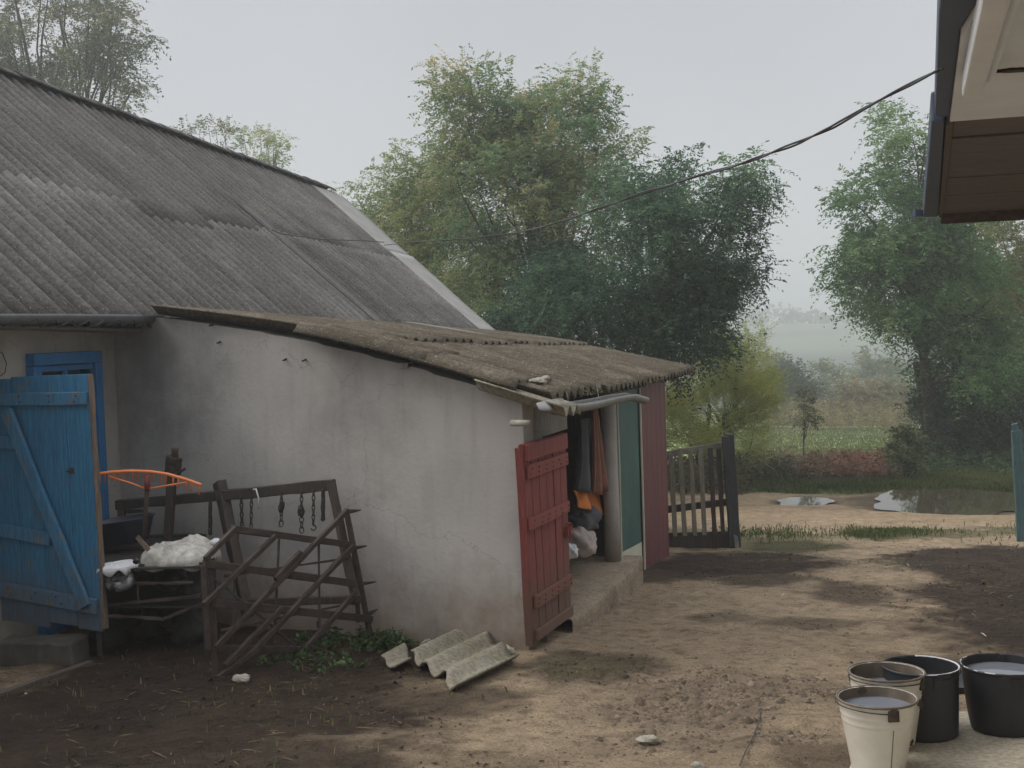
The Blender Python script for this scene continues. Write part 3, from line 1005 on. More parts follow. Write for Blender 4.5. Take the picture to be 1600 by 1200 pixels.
# walls
def foot(a, b_):
    p = B + U * (a - acoord(B)) + OUT * b_
    return np.array([p[0], p[1], min(-.1, float(base_z(p[0], p[1])) - .3)])
wdt = float(np.dot(eave(0) - ridge(0), OUT)) - EO
b = MB()
def wall_between(p, q, ztop0, ztop1, n, thick, dst):
    lo = [V3(p), V3(q)]
    hi = [np.array([p[0], p[1], ztop0]), np.array([q[0], q[1], ztop1])]
    dst.poly_prism([lo[0], lo[1], hi[1], hi[0]], V3(n) * thick)
zA = lambda a: eave(a)[2] + .30 - .34 * .55
hA, hB = ahouse0 + .3, min(ahouse1, acoord(e1)) - .3
wall_between(foot(hA, 0), foot(hB, 0), zA(hA), zA(hB), -OUT, .3, b)
wall_between(foot(hA, -2 * wdt), foot(hB, -2 * wdt), zA(hA), zA(hB), OUT, .3, b)
for a in (hA, hB):
    p0 = foot(a, -.301); p1 = foot(a, -2 * wdt + .301)
    top0 = np.array([p0[0], p0[1], zA(a)]); top1 = np.array([p1[0], p1[1], zA(a)])
    rp = ridge(a) - uz * .12
    b.poly_prism([p0, p1, top1, rp, top0], U * (.3 if a == hA else -.3))
b.build('wall', 'wall_house', house)
# eave board and gutter
b = MB()
b.poly_prism([hp(-60, 509, .02), hp(190, 516, .02), hp(190, 521, .02), hp(-60, 514, .02)], OUT * (EO - .06))
b.build('soffit', 'wood_grey', house)
g0 = eave(ahouse0) + uz * -.015; g1 = hp(246, 497, EO + .05)
g0 = hp(-260, 494, EO + .05); g0 = g1 + (g0 - g1) * 2.2
b = MB()
P = []
for q in np.linspace(0, 1, 30):
    c = g0 + (g1 - g0) * q + uz * .006 * math.sin(9 * q)
    P.append([c + OUT * math.cos(t) * .062 + uz * (math.sin(t) * .068 + .018) for t in np.linspace(math.pi, 2 * math.pi, 12)])
b.grid(np.array(P))
b.build('gutter', 'gutter', house, smooth=True, solid=.006)
# blue door frame with two small panes over the doorway
df = root  # (readability)
fr = MB()
x0, x1, yt = 45, 155, 553
tl, tr = hp(x0, yt, .03), hp(x1 - 3, yt + 1, .03)
wv = tr - tl; wl = float(np.linalg.norm(wv[:2]))
def hb(a_off, z):                                       # point on the house wall by metres from the frame's top corner
    return np.array([tl[0], tl[1], 0]) + U * a_off + uz * z
zt = tl[2]
fr.beam(hb(-.0, zt - .045), hb(wl, zt - .045), .09, .09, seg=2, jit=.002)
fr.beam(hb(.04, .02), hb(.04, zt - .091), .09, .08, OUT, seg=3, jit=.002)
fr.beam(hb(wl - .04, .02), hb(wl - .04, zt - .091), .09, .08, OUT, seg=3, jit=.002)
frame = fr.build('door_frame', 'blue_frame', house, bevel=.005)
b = MB()
b.beam(hb(.085, zt - .115) - OUT * .012, hb(wl - .085, zt - .115) - OUT * .012, .05, .045)
b.beam(hb(.085, zt - .33) - OUT * .012, hb(wl - .085, zt - .33) - OUT * .012, .05, .05)
b.beam(hb(wl / 2, zt - .30) - OUT * .012, hb(wl / 2, zt - .14) - OUT * .012, .035, .045, OUT)
b.poly_prism([hb(.085, .03) - OUT * .03, hb(wl - .085, .03) - OUT * .03, hb(wl - .085, zt - .36) - OUT * .03, hb(.085, zt - .36) - OUT * .03], OUT * .02)
b.build('transom', 'blue_frame', frame, bevel=.003)
b = MB()
b.poly_prism([hb(.085, zt - .31) - OUT * .024, hb(wl - .085, zt - .31) - OUT * .024, hb(wl - .085, zt - .13) - OUT * .024, hb(.085, zt - .13) - OUT * .024], OUT * .008)
b.build('window_pane', 'glass', frame)

# open blue plank door, hinged left of the picture
fe_t = at(138, 585, 5.30); fe_b = at(161, 992, 5.26)
hl = at(-95, 960, 5.75)
ddir = unit(np.array([fe_b[0] - hl[0], fe_b[1] - hl[1], 0]))
dn = np.array([ddir[1], -ddir[0], 0])                    # towards the camera
if dn[1] > 0: dn = -dn
dw = float(np.linalg.norm((fe_b - hl)[:2]))
zb, ztp = fe_b[2] + .02, fe_t[2]
def dp(s, z, o=0):                                       # s metres back from the free edge
    lean = (z - zb) / (ztp - zb) * .03
    return np.array([fe_b[0], fe_b[1], 0]) - ddir * (s + lean) + uz * z + dn * o
b = MB()
edges = [0, .23, .5, .74, .98, dw]
for k in range(len(edges) - 1):
    s0, s1 = edges[k] + .003, edges[k + 1] - .003
    tz = [.0, -.004, -.01, -.025, -.03][k]
    rows = 6
    for sgn in (0,):
        pts = [dp(s0, zb + .02 * math.sin(k * 2)), dp(s1, zb + .02 * math.sin(k * 2) + .004), dp(s1, ztp + tz), dp(s0, ztp + tz + .004)]
        b.poly_prism(pts, dn * -.028)
door = tag(b.build('door', 'blue', house, bevel=.003), 'open blue plank door with diagonal brace')
b = MB()
b.beam(dp(-.002, ztp - .22, .022), dp(dw, ztp - .12, .022), .035, .115, dn * -1 if False else uz, seg=6, jit=.003)
b = MB()
def dboard(s0, z0, s1, z1, wd, th=.03):
    b.beam(dp(s0, z0, th / 2 + .001), dp(s1, z1, th / 2 + .001), th, wd, uz, seg=8, jit=.0025)
dboard(.005, ztp - .155, dw, ztp - .17, .085)
dboard(.02, zb + .17, dw, zb + .26, .10)
dboard(.42, zb + .60, dw, zb + .70, .09)
dboard(.70, zb + 1.25, dw, zb + 1.28, .09)
b.each('door_ledge', 'blue_brace', door, bevel=.004)
b = MB()
b.beam(dp(.10, zb + .17, .047), dp(.74, ztp - .24, .047), .03, .095, uz, seg=10, jit=.003)
b.build('door_brace', 'blue_brace', door, bevel=.004)
b = MB()
for (z0, z1) in ((ztp - .155, ztp - .17), (zb + .17, zb + .26)):
    for k in range(5):
        for dz in (-.02, .02):
            q = (edges[k] + edges[k + 1]) / 2 + random.uniform(-.04, .04)
            p = dp(q, z0 + (z1 - z0) * q / dw + dz, .03)
            b.tube([p, p + dn * .006], .0065, 6)
b.each('nail', 'rust', door)
b = MB()
b.beam(dp(-.012, zb + .02, -.014), dp(-.012, ztp, -.014), .034, .02, OUT, seg=18, jit=.004)
b.build('door_edge', 'bare_edge', door)
b = MB()
b.beam(dp(.19, ztp - .62, .01), dp(.19, ztp - .66, .01), .03, .02)
b.tube([dp(.19, ztp - .64, .01), dp(.19, ztp - .64, .05)], .008, 6)
b.build('door_latch', 'rust', door)

# ---- shed
shed = root('shed', 'low whitewashed lean-to shed with a mossy corrugated roof and red door', 'shed', A + U * 2 - OUT * 1.5)
RT = wp(250, 485, .10)                                    # near top
RB = fp(852, 620, .16)                                    # near bottom
FB = fp(1086, 577, .16)                                   # far bottom
FT = on_plane(772, 519, B + OUT * .25, OUT)               # far top
def shed_roof(q, s, lift=0):                              # q 0..1 near to far, s 0..1 top to bottom
    tp = RT + (FT - RT) * q; bt = RB + (FB - RB) * q
    p = tp + (bt - tp) * s
    p = p + uz * (.075 * math.sin(math.pi * s) * (1 - q * .6) - .035 * math.sin(math.pi * q) * s)
    return p + uz * lift
LEN = float(np.linalg.norm(FB - RB))
SHT = []
def corr_shed(q0, q1, s0, s1, l0, l1, seed, rows=14, jag=.02, amp=.034):
    n = int((q1 - q0) * LEN / .2 * 8)
    rng = np.random.RandomState(seed)
    P = np.zeros((rows, n, 3))
    qq = np.linspace(q0, q1, n)
    for j, q in enumerate(qq):
        a = q * LEN
        wv = amp * math.cos(2 * math.pi * a / .2)
        k = int(a / .9)
        jo = (_h(np.array([k]), np.array([seed]), 5)[0] - .5) * 2 * jag
        for i in range(rows):
            t = i / (rows - 1)
            s = s0 + (s1 + jo - s0) * t
            P[i, j] = shed_roof(q, s, l0 + (l1 - l0) * t + wv + .01 * (fbm(a * 2, s * 9, seed) - .5))
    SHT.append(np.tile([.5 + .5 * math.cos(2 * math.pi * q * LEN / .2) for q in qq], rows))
    return P
b = MB()
b.grid(corr_shed(0, 1, -.03, .52, .0, .03, 1))
b.grid(corr_shed(0, 1, .49, 1.0, -.004, .004, 2, jag=.012))
b.t = SHT[:]; SHT.clear()
sroof = b.build('roof', 'slate_moss', shed, smooth=True, solid=.012)
b = MB(); b.grid(corr_shed(-.015, .10, .40, .74, .036, .034, 5, rows=8, jag=.05))
b.grid(corr_shed(-.02, .15, .70, .955, .030, .028, 8, rows=8, jag=.04))
b.t = SHT[:]; SHT.clear()
b.build('lapped_sheet', 'slate_moss', sroof, smooth=True, solid=.014)
b = MB(); b.grid(np.array([[shed_roof(q, s, .05 + .012 * (s > .5)) for q in (.585 + .02 * s, .64 - .02 * s)] for s in np.linspace(-.02, .5, 10)]))
tag(b.build('pale_strip', 'slate_strip2', sroof, solid=.01), 'pale bare strip of sheet on the mossy roof')
b = MB(); b.grid(corr_shed(-.03, .045, .86, 1.05, -.035, -.045, 9, rows=6, jag=.03))
tag(b.build('loose_sheet', 'slate_loose', sroof, smooth=True, solid=.012), 'loose yellowish end of sheet at the near corner')
# moss fringe on the lower eave and along the near verge
rng = np.random.RandomState(5)
def tufts(pts, h, wd, seed, droop=.3, out_dir=None):
    r = np.random.RandomState(seed); n = len(pts)
    d = r.normal(size=(n, 3)) * .6; d[:, 2] = np.abs(d[:, 2]) * .6 + .5
    if out_dir is not None:
        d = d * .5 + out_dir
    d /= np.linalg.norm(d, axis=1, keepdims=True)
    sd_ = np.cross(d, r.normal(size=(n, 3))); sd_ /= np.linalg.norm(sd_, axis=1, keepdims=True) + 1e-9
    hh = h * r.uniform(.4, 1.2, n)[:, None]; ww = wd * r.uniform(.6, 1.3, n)[:, None]
    p = np.asarray(pts)
    Vt = np.stack([p - sd_ * ww / 2, p + sd_ * ww / 2, p + d * hh], 1).reshape(-1, 3)
    fc = np.arange(3 * n).reshape(-1, 3)
    return Vt, fc, np.repeat(r.uniform(0, 1, n), 3)
pts = [shed_roof(rng.uniform(.03, 1), 1.0 - abs(rng.normal()) * .012, .0 + rng.uniform(-.02, .015)) for _ in range(2600)]
Vt, fc, tn = tufts(pts, .035, .012, 3, out_dir=np.array([.3, -.2, -.75]))
p2 = []
for _ in range(9000):
    q, s = rng.uniform(0, 1), rng.uniform(0, 1)
    if fbm(q * 14, s * 9, 77) > .47 - .25 * (s > .9) - .2 * (q < .05):
        p2.append(shed_roof(q, s, .012))
V2, f2, t2 = tufts(p2, .012, .02, 4)
mo = fast_mesh('moss', 'moss', np.concatenate([Vt, V2]), np.concatenate([fc, f2 + len(Vt)]), np.concatenate([tn, t2]), parent=sroof)
mo['kind'] = 'stuff'

# side wall: from the inner corner to the yard corner, top under the roof
def roof_under(p, drop=.045):                             # height of the shed roof's near edge above a point of the side wall
    best = None
    for s in np.linspace(0, 1, 60):
        c = shed_roof(0.03, s)
        d = abs(np.dot(c - p, SD))
        if best is None or d < best[0]: best = (d, c[2])
    return best[1] - drop
sidelen = float(np.linalg.norm((A - B)[:2]))
def sw(t, z, o=0): return np.array([B[0], B[1], 0]) + SD * t + uz * z - NS * o
b = MB()
nx, nz = 60, 26
P = np.zeros((nz, nx, 3))
for j in range(nx):
    t = sidelen * j / (nx - 1)
    base = sw(t, 0)
    zt_ = roof_under(base); zb_ = -.12
    for i in range(nz):
        z = zb_ + (zt_ - zb_) * i / (nz - 1)
        bow = .018 * (fbm(np.array([t * 1.5]), np.array([z * 1.5]), 91, 3)[0] - .5) * 2 + .05 * max(0, .25 - z)
        P[i, j] = sw(t, z, bow)
b.grid(P)
Pb = P + NS * .28
b.grid(Pb[:, ::-1])
# close the top, the foot and the yard-side end
for E in (P[-1], ):
    b.grid(np.array([E, E + NS * .28]))
b.grid(np.array([P[:, -1], P[:, -1] + U * .30]))
shade_c = sw(.35, 2.0) - np.array(abs_loc(shed))  # centre of the painted shade, high in the inner corner
MT['wall_shaded'] = wall_mat('limewash_corner_shade', (.425, .40, .372), .85, tuple(shade_c))
swall = b.build('wall', 'wall_shaded', shed, smooth=True)
def front(a, z, o=0): return np.array([A[0], A[1], 0]) + U * a + uz * z + OUT * o
def fa(px, py, o=0):
    p = fp(px, py, o); return acoord(p), p[2]
# front wall pieces: jamb left of the door, lintel board
ad0, zd0 = fa(814, 700); ad1, _ = fa(884, 680)
aop1, _ = fa(950, 700); agr0, _ = fa(964, 700); agr1, _ = fa(1001, 700); amr1, _ = fa(1042, 700)
zeave = lambda a: shed_roof(max(0, min(1, a / LEN)), .97)[2] - .04
b = MB()
b.poly_prism([front(.285, zd0 + .02, -.01), front(ad1 + .1, fa(884, 676)[1] + .02, -.01), front(ad1 + .1, zeave(ad1) - .02, -.01), front(.285, zeave(0.2) - .01, -.01)], -OUT * .05)
b.build('lintel', 'board_grey', shed, bevel=.004)
b = MB()
b.beam(front(.30, zeave(.2) - .03, -.08), front(amr1, zeave(amr1) - .02, -.08), .08, .08)
b.beam(front(amr1 - .05, zeave(amr1) - .02, -.05), front(LEN - .2, zeave(LEN) - .0, -.05), .07, .07)
b.each('eave_beam', 'wood_dark', shed)
b = MB()
pj = [front(.0, -.15, -.001), front(.0, 1.5, -.001)]
b.poly_prism([front(.284, -.2, -.02), front(ad0 + .02, -.2, -.02), front(ad0 + .02, zd0 + .015, -.02), front(.284, zd0 + .015, -.02)], -OUT * .2) if ad0 > .3 else None
if b.v: b.build('door_jamb', 'wall', shed)
# red door of planks, leaning slightly out of the opening
tlc, trc, blc, brc = fp(816, 695, .05), fp(883, 676, .11), fp(834, 1003, .05), fp(893, 962, .11)
b = MB()
npk = 6
for k in range(npk):
    q0, q1 = k / npk + .006, (k + 1) / npk - .006
    o = OUT * random.uniform(-.003, .003)
    b.poly_prism([blc + (brc - blc) * q0 + o, blc + (brc - blc) * q1 + o, tlc + (trc - tlc) * q1 + o, tlc + (trc - tlc) * q0 + o], -OUT * .028)
rdoor = tag(b.build('door', 'red', shed, bevel=.003), 'red plank door with three ledges')
b = MB()
def rdp(q, h, o=0):
    bt = blc + (brc - blc) * q; tp = tlc + (trc - tlc) * q
    return bt + (tp - bt) * h + OUT * o
for (h, wd) in ((.955, .11), (.86, .09), (.60, .08), (.20, .085), (.03, .07)):
    b.beam(rdp(.01 + .03 * random.random(), h, .014), rdp(.97, h + .004, .014), .026, wd, seg=5, jit=.002)
b.each('door_ledge', 'red_brace', rdoor, bevel=.004)
b = MB()
b.beam(rdp(.86, .47, .02), rdp(.99, .475, .02), .03, .05); b.beam(rdp(.9, .44, .03), rdp(.9, .52, .03), .025, .03)
b.tube([rdp(.93, .50, .03) + OUT * .02 * math.sin(t) + uz * .025 * math.cos(t) for t in np.linspace(0, 6.28, 9)], .004, 5)
b.build('door_latch', 'red_brace', rdoor)
b = MB()
for h in (.86, .60, .20):
    for k in range(npk):
        for dz in (-.012, .012):
            p = rdp((k + .5) / npk + random.uniform(-.02, .02), h + dz, .026)
            b.tube([p, p + OUT * .006], .006, 6)
b.each('nail', 'rust_dark', rdoor)
# red frame left of the door
b = MB()
b.beam(fp(812, 700, .02), fp(829, 1008, .02), .06, .05, OUT, seg=4, jit=.003)
b.build('door_frame', 'red', shed)
# threshold slab in the opening
zf = fp(900, 960, .1)[2]
b = MB()
def onf(px, py): return on_z(px, py, zf + .0)
fl = []
fe = [onf(893, 968), onf(925, 944), onf(952, 921), onf(975, 899), onf(990, 884), onf(1001, 868)]
top = []
rows = 8
for k, p in enumerate(fe):
    pass
s_ = np.linspace(0, 1, 60)
fe = np.array(fe)
tt = np.linspace(0, 1, len(fe))
edge = np.stack([np.interp(s_, tt, fe[:, i]) for i in range(3)], 1)
for k in range(len(edge)):
    edge[k] += OUT * (fbm(k * .35, 0, 13, 3) - .5) * .06
zfl = zf
P = []
for bk in np.linspace(2.2, 0, 10):
    P.append([p - OUT * bk - uz * 0 for p in edge])
P.append([p + OUT * .012 - uz * .02 for p in edge])
for d in (.08, .16, .3, .6):
    P.append([p + OUT * (.01 + .02 * (fbm(k * .5, d * 9, 15, 3) - .5)) - uz * d for k, p in enumerate(edge)])
b.grid(np.array(P))
b.build('threshold', 'concrete_dark', shed, smooth=True)
b = MB()
p0 = fe[0]
b.poly_prism([front(.3, -.3, -.02), front(ad1 + .1, -.3, -.02), front(ad1 + .1, fa(893, 972)[1] - .02, -.02), front(.3, fa(835, 1008)[1] - .02, -.02)], -OUT * .1)
b.build('sill', 'concrete_dark', shed)
# rounded grey jamb between opening and green panel
b = MB()
pb = fp(958, 880, -.07); pb[2] = zf; pt = fp(953, 632, -.12)
pt = np.array([pb[0], pb[1], zeave(2) + .02]) + U * -.02
b.tube([pb + uz * (-.02), pb + uz * .5, pb + (pt - pb) * .6, pt], [.075, .072, .07, .07], 24)
b.build('jamb_pillar', 'grey_render', shed, smooth=True)
# green panel with white edge strip and cream foot
ag0 = acoord(fp(966, 750, -.03)); ag1 = acoord(fp(1000, 750, -.03)); am1 = acoord(fp(1042, 760, -.02))
zgb0, zgb1 = fp(972, 862, -.03)[2], fp(1001, 848, -.03)[2]
b = MB()
b.poly_prism([front(ag0, zgb0, -.03), front(ag1, zgb1, -.03), front(ag1, zeave(ag1), -.03), front(ag0, zeave(ag0), -.03)], -OUT * .03)
b.build('green_panel', 'green', shed)
b = MB()
b.poly_prism([front(ag0 + .05, -.8, -.028), front(ag1, -.8, -.028), front(ag1, zgb1 - .003, -.028), front(ag0 + .05, zgb0 - .003, -.028)], -OUT * .03)
b.build('cream_panel', 'cream', shed)
b = MB()
b.tube([front(ag0 + .0, zgb0 - .1, -.018), front(ag0 + .0, zeave(ag0) * .5 + zgb0 * .5, -.015), front(ag0 - .02, zeave(ag0), -.018)], .009, 6)
b.tube([front(ag1 + .01, -.75, -.01), front(ag1 + .012, .1, -.008), front(ag1, zeave(ag1), -.01)], .012, 6)
b.each('edge_strip', 'cream', shed)
# maroon corrugated metal sheet, ribbed
b = MB()
n = 140
row0, row1 = [], []
for k in range(n):
    a = ag1 + .02 + (am1 - ag1 - .02) * k / (n - 1)
    ph = (a / .27) % 1
    o = -.02 + .006 * max(0, math.sin(ph * 6.28))
    row0.append(front(a, float(base_z(*front(a, 0)[:2])) - .1, o)); row1.append(front(a, zeave(a) + .05, o))
b.grid(np.array([row0, row1]))
b.build('metal_sheet', 'maroon', shed, solid=.004)
# hidden end wall and floor so the inside is a closed dark room
b = MB()
pe0, pe1 = front(am1, -1.0, -.03), front(am1, -1.0, -float(np.dot(A - B, OUT)) + .02)
b.poly_prism([pe0, pe1, np.array([pe1[0], pe1[1], 1.72]), np.array([pe0[0], pe0[1], zeave(am1) - .02])], -U * .08)
b.build('wall', 'wood_dark', shed)
# bent zinc gutter over the doorway
b = MB()
cpx = [(868, 636), (900, 634), (930, 629), (960, 622), (985, 618), (1006, 624)]
P = []
pl = [fp(x, y, .24) for x, y in cpx]
pl = np.array(pl); tt = np.linspace(0, 1, len(pl)); ss = np.linspace(0, 1, 30)
pl = np.stack([np.interp(ss, tt, pl[:, i]) for i in range(3)], 1)
for k, c in enumerate(pl):
    rr = .052 - .012 * (k / 29)
    P.append([c + OUT * math.cos(t) * rr * 1.2 + uz * math.sin(t) * rr for t in np.linspace(math.pi * .8, math.pi * 2.1, 12)])
b.grid(np.array(P))
fl = [[fp(838, 630, .22), fp(842, 640, .25), fp(850, 642, .27)], [fp(858, 625, .2), fp(860, 635, .25), fp(868, 640, .27)], [fp(880, 622, .18), fp(880, 630, .25), fp(884, 637, .27)]]
b.grid(np.array(fl))
b.build('gutter', 'zinc', shed, smooth=True, solid=.005)
b = MB()
for (x, y) in ((885, 622), (932, 612)):
    b.tube([fp(x, y - 12, .16), fp(x + 2, y, .2), fp(x + 4, y + 12, .24)], .004, 5)
b.each('gutter_hook', 'wire', shed)
# clay pipe stub in the side wall near the corner and small pegs
b = MB()
b.tube([fp(800, 661, -.02) , fp(800, 661, .0) + OUT * .12 - U * .02], [.022, .020], 12)
b.build('pipe_stub', 'chip', shed, smooth=True)
b = MB()
for (x, y) in ((445, 561), (342, 534), (475, 562), (640, 570), (330, 507)):
    c = wp(x, y, .02)
    b.tube([c + U * .03, c - U * .03 - uz * .01], [.008, .006], 6)
b.each('wall_peg', 'rust_dark', shed)
b = MB()
c = wp(628, 571, .04); b.beam(c + U * .05 - OUT * .04, c + U * .05 + OUT * .04, .08, .035)
b.build('rafter_end', 'board_grey', shed)

# stones lying on the roof corner
for k, (x, y, rx, lb) in enumerate(((856, 601, .055, 'pale flat stone on the shed roof corner, nearest the loose sheet'), (876, 599, .06, 'pale pointed shard standing beside the flat stone on the shed roof'))):
    c = shed_roof(.055 + .03 * k, .945, .045)
    b = MB(); b.add(*lump_pts(c, rx, .035, .022 + .012 * k, 40 + k, .2, 16, 10, .6, ax=.9 * k - .3))
    tag(b.build('stone', 'chip'), lb, 'stone', 'stones on the shed roof')

# ------------------------------------------------------------------ things inside the shed doorway
def cloth(name, mat, poly_top, poly_bot, label, cat, folds=4, amp=.025, nrm=OUT, rows=14, cols=26, seed=0, group=None):
    """hanging cloth between a top line and a bottom line (two 3D points each)"""
    r = np.random.RandomState(seed)
    t0_, t1_ = map(V3, poly_top); b0_, b1_ = map(V3, poly_bot)
    P = np.zeros((rows, cols, 3))
    ph = r.uniform(0, 6)
    for i in range(rows):
        h = i / (rows - 1)
        for j in range(cols):
            q = j / (cols - 1)
            top = t0_ + (t1_ - t0_) * q; bot = b0_ + (b1_ - b0_) * q
            p = top + (bot - top) * h
            o = amp * (.35 + .65 * h) * (math.sin(q * folds * 6.28 + ph + h * 1.2) + .5 * math.sin(q * folds * 11 + h * 3))
            p = p + nrm * o + uz * .015 * math.sin(q * 9 + ph) * (h > .9)
            P[i, j] = p
    b = MB(); b.grid(P)
    return tag(b.build(name, mat, smooth=True, solid=.012), label, cat, group)
cloth('jacket', 'cloth_dark', (fp(906, 655, -.22), fp(932, 652, -.20)), (fp(908, 768, -.20), fp(938, 766, -.18)), 'charcoal jacket hanging inside the shed doorway', 'jacket', 3, .05, seed=1)
cloth('work_coat', 'cloth_rust', (fp(926, 640, -.14), fp(931, 638, -.12)), (fp(932, 772, -.12), fp(947, 766, -.10)), 'faded rust-brown coat hanging beside the charcoal jacket', 'coat', 2.2, .03, seed=2)
cloth('rag', 'cloth_orange', (fp(897, 766, -.26), fp(934, 764, -.22)), (fp(908, 790, -.22), fp(941, 806, -.18)), 'bright orange cloth hanging below the jacket', 'cloth', 2, .03, seed=3)
for k, (x, y, rx, ry, rz, m, lb) in enumerate(((903, 846, .15, .17, .15, 'cloth_sack', 'limp pinkish grey sack on the shed floor'), (893, 862, .07, .08, .07, 'foam', 'small white bag at the foot of the sack'), (912, 815, .16, .16, .13, 'cloth_dark', 'dark bundle of clothes heaped on the sack'))):
    c = on_plane(x, y, A - OUT * .24, OUT)
    b = MB(); b.add(*lump_pts(c, rx, ry, rz, 60 + k, .16, 36, 20, .8, .14))
    tag(b.build(('sack', 'bag', 'bundle')[k], m, smooth=True), lb, ('sack', 'bag', 'clothes')[k])

# ------------------------------------------------------------------ junk against the side wall
def bar(b, p, q, wd=.035, ht=.03, jit=.002, seg=4, up=(0, 0, 1)):
    b.beam(p, q, wd, ht, up, seg, jit)

# lattice harrow frame standing between the yard and the wall
h0 = gp(333, 1062); h1 = gp(583, 1004)
hd = unit(np.array([h1[0] - h0[0], h1[1] - h0[1], 0]))
hn = np.array([hd[1], -hd[0], 0]); hn = hn if hn[1] < 0 else -hn
def hpn(px, py, o=0):
    n_ = unit(hn + uz * .10)
    return on_plane(px, py, h0 + n_ * o, n_)
har = root('harrow', 'rusty lattice harrow frame with spikes leaning against the white shed wall', 'harrow', (h0 + h1) / 2)
b = MB()
for (x0_, y0_, x1_, y1_, wd) in ((362, 826, 552, 852, .045), (318, 880, 556, 912, .05), (334, 942, 580, 967, .05), (336, 1012, 480, 1014, .035)):
    bar(b, hpn(x0_, y0_), hpn(x1_, y1_), .04, wd, .003, 7)
b.each('crossbar', 'rust', har, bevel=.003)
b = MB()
for (x0_, y0_, x1_, y1_) in ((320, 874, 369, 824), (318, 945, 430, 838), (337, 1012, 543, 797), (396, 1018, 552, 853), (340, 1060, 404, 1012), (466, 1026, 556, 926), (352, 1040, 440, 950), (430, 905, 470, 862)):
    bar(b, hpn(x0_, y0_, .035), hpn(x1_, y1_, .035), .03, .032, .002, 7)
for (x0_, y0_, x1_, y1_) in ((372, 834, 360, 1020), (436, 842, 428, 1016), (498, 848, 500, 1010), (350, 900, 545, 872), (345, 985, 560, 940), (336, 905, 470, 1015)):
    b.beam(hpn(x0_, y0_, .012), hpn(x1_, y1_, .012), .014, .016, uz, 5, .003)
b.each('lattice_bar', 'rust', har, bevel=.003)
b = MB()
bar(b, hpn(541, 796, -.03), hpn(580, 1000, -.03), .035, .05, .002, 6); bar(b, hpn(552, 850, -.05), hpn(560, 972, -.05), .03, .03)
bar(b, hpn(330, 872, -.03), hpn(338, 1078, -.03), .04, .045, .003, 6); bar(b, hpn(318, 884, .0), hpn(326, 1015, .0), .03, .03)
b.each('upright', 'rust', har, bevel=.003)
for (x0_, y0_, x1_, y1_) in ((540, 800, 564, 797), (548, 857, 573, 853), (552, 914, 588, 909), (574, 960, 590, 952)):
    b = MB()
    b.tube([hpn(x0_, y0_, -.04), hpn((x0_ + x1_) / 2, (y0_ + y1_) / 2, -.04), hpn(x1_, y1_, -.04)], [.018, .013, .004], 7)
    b.build('spike', 'rust_dark', har)

# frame with top beam behind it
bf = root('cart_frame', 'dark wooden cart frame with iron hooks propped against the white wall', 'cart frame', wp(370, 950, .25))
b = MB()
bar(b, wp(183, 789, .30), wp(340, 775, .26), .05, .075, .004, 6)
bar(b, wp(340, 775, .26), wp(523, 757, .18), .055, .08, .005, 8)
b.each('top_beam', 'wood_dark', bf, bevel=.006)
b = MB(); bar(b, wp(517, 756, .20), wp(557, 945, .34), .05, .055, .004, 6); b.build('leg', 'wood_dark', bf, bevel=.005)
b = MB(); bar(b, wp(189, 786, .32), wp(194, 900, .38), .05, .05, .003, 4); b.build('leg', 'wood_dark', bf, bevel=.005)
b = MB(); b.beam(wp(343, 752, .22), wp(388, 965, .40), .085, .10, (0, 0, 1), 6, .006, .75); b.build('post', 'wood_dark', bf, bevel=.01)
b = MB(); bar(b, wp(330, 944, .38), wp(562, 936, .36), .05, .055, .004, 6); bar(b, wp(188, 800, .31), wp(222, 798, .31), .03, .03); b.each('bottom_rail', 'wood_dark', bf, bevel=.005)

# chains and hooks hanging from the beam
def chain(px, py0, py1, off, kind, label):
    p = wp(px, py0, off); q = wp(px + random.uniform(-1, 2), py1, off)
    L = np.linalg.norm(q - p); b = MB()
    nl = max(3, int(L / .035))
    d = unit(q - p)
    for k in range(nl):
        c = p + d * (L * (k + .5) / nl)
        ax = OUT if k % 2 else U
        hl_ = L / nl * .68; wl_ = .011 * (1.5 if kind == 1 and k > nl * .5 else 1)
        b.tube([c + d * math.cos(t) * hl_ + ax * math.sin(t) * wl_ for t in np.linspace(0, 2 * math.pi, 10, endpoint=False)], .0045 if kind else .006, 5, closed=True)
    if kind == 1:                                         # clump of links
        c = p + d * L * .45
        b.add(*lump_pts(c, .022, .02, .045, int(px), .3, 12, 8, 1))
    if kind == 2:                                         # flat hook at the end
        b.tube([q + OUT * .02 * math.sin(t) + uz * (.02 * math.cos(t) - .02) for t in np.linspace(0, 4.4, 8)], .006, 6)
    if kind == 3:                                         # strap
        b.beam(p, q, .03, .006, U, 5, .003)
    return tag(b.build('chain', 'rust_dark'), label, 'chain', 'chains hanging from the cart frame')
chain(329, 783, 835, .29, 3, 'short iron strap hanging on the beam just before the thick post')
chain(377, 778, 823, .27, 0, 'plain rusty chain on the beam, first after the thick post')
chain(393, 776, 826, .26, 2, 'thin chain with a hook just before the white cord')
chain(440, 770, 822, .25, 1, 'thick clump of rusty chain hanging alone at mid beam')
chain(471, 768, 832, .24, 1, 'long rusty chain with a knot of links, second after the white cord')
chain(490, 766, 820, .24, 2, 'slim chain with hook, second from the frame leg')
chain(505, 765, 813, .23, 3, 'twisted strap hanging next to the right frame leg')
b = MB(); b.tube([wp(396, 765, .31), wp(400, 764, .33), wp(404, 778, .33), wp(403, 795, .32)], .006, 6)
tag(b.build('cord', 'white_tie', smooth=True), 'short white cord looped over the dark beam', 'cord')

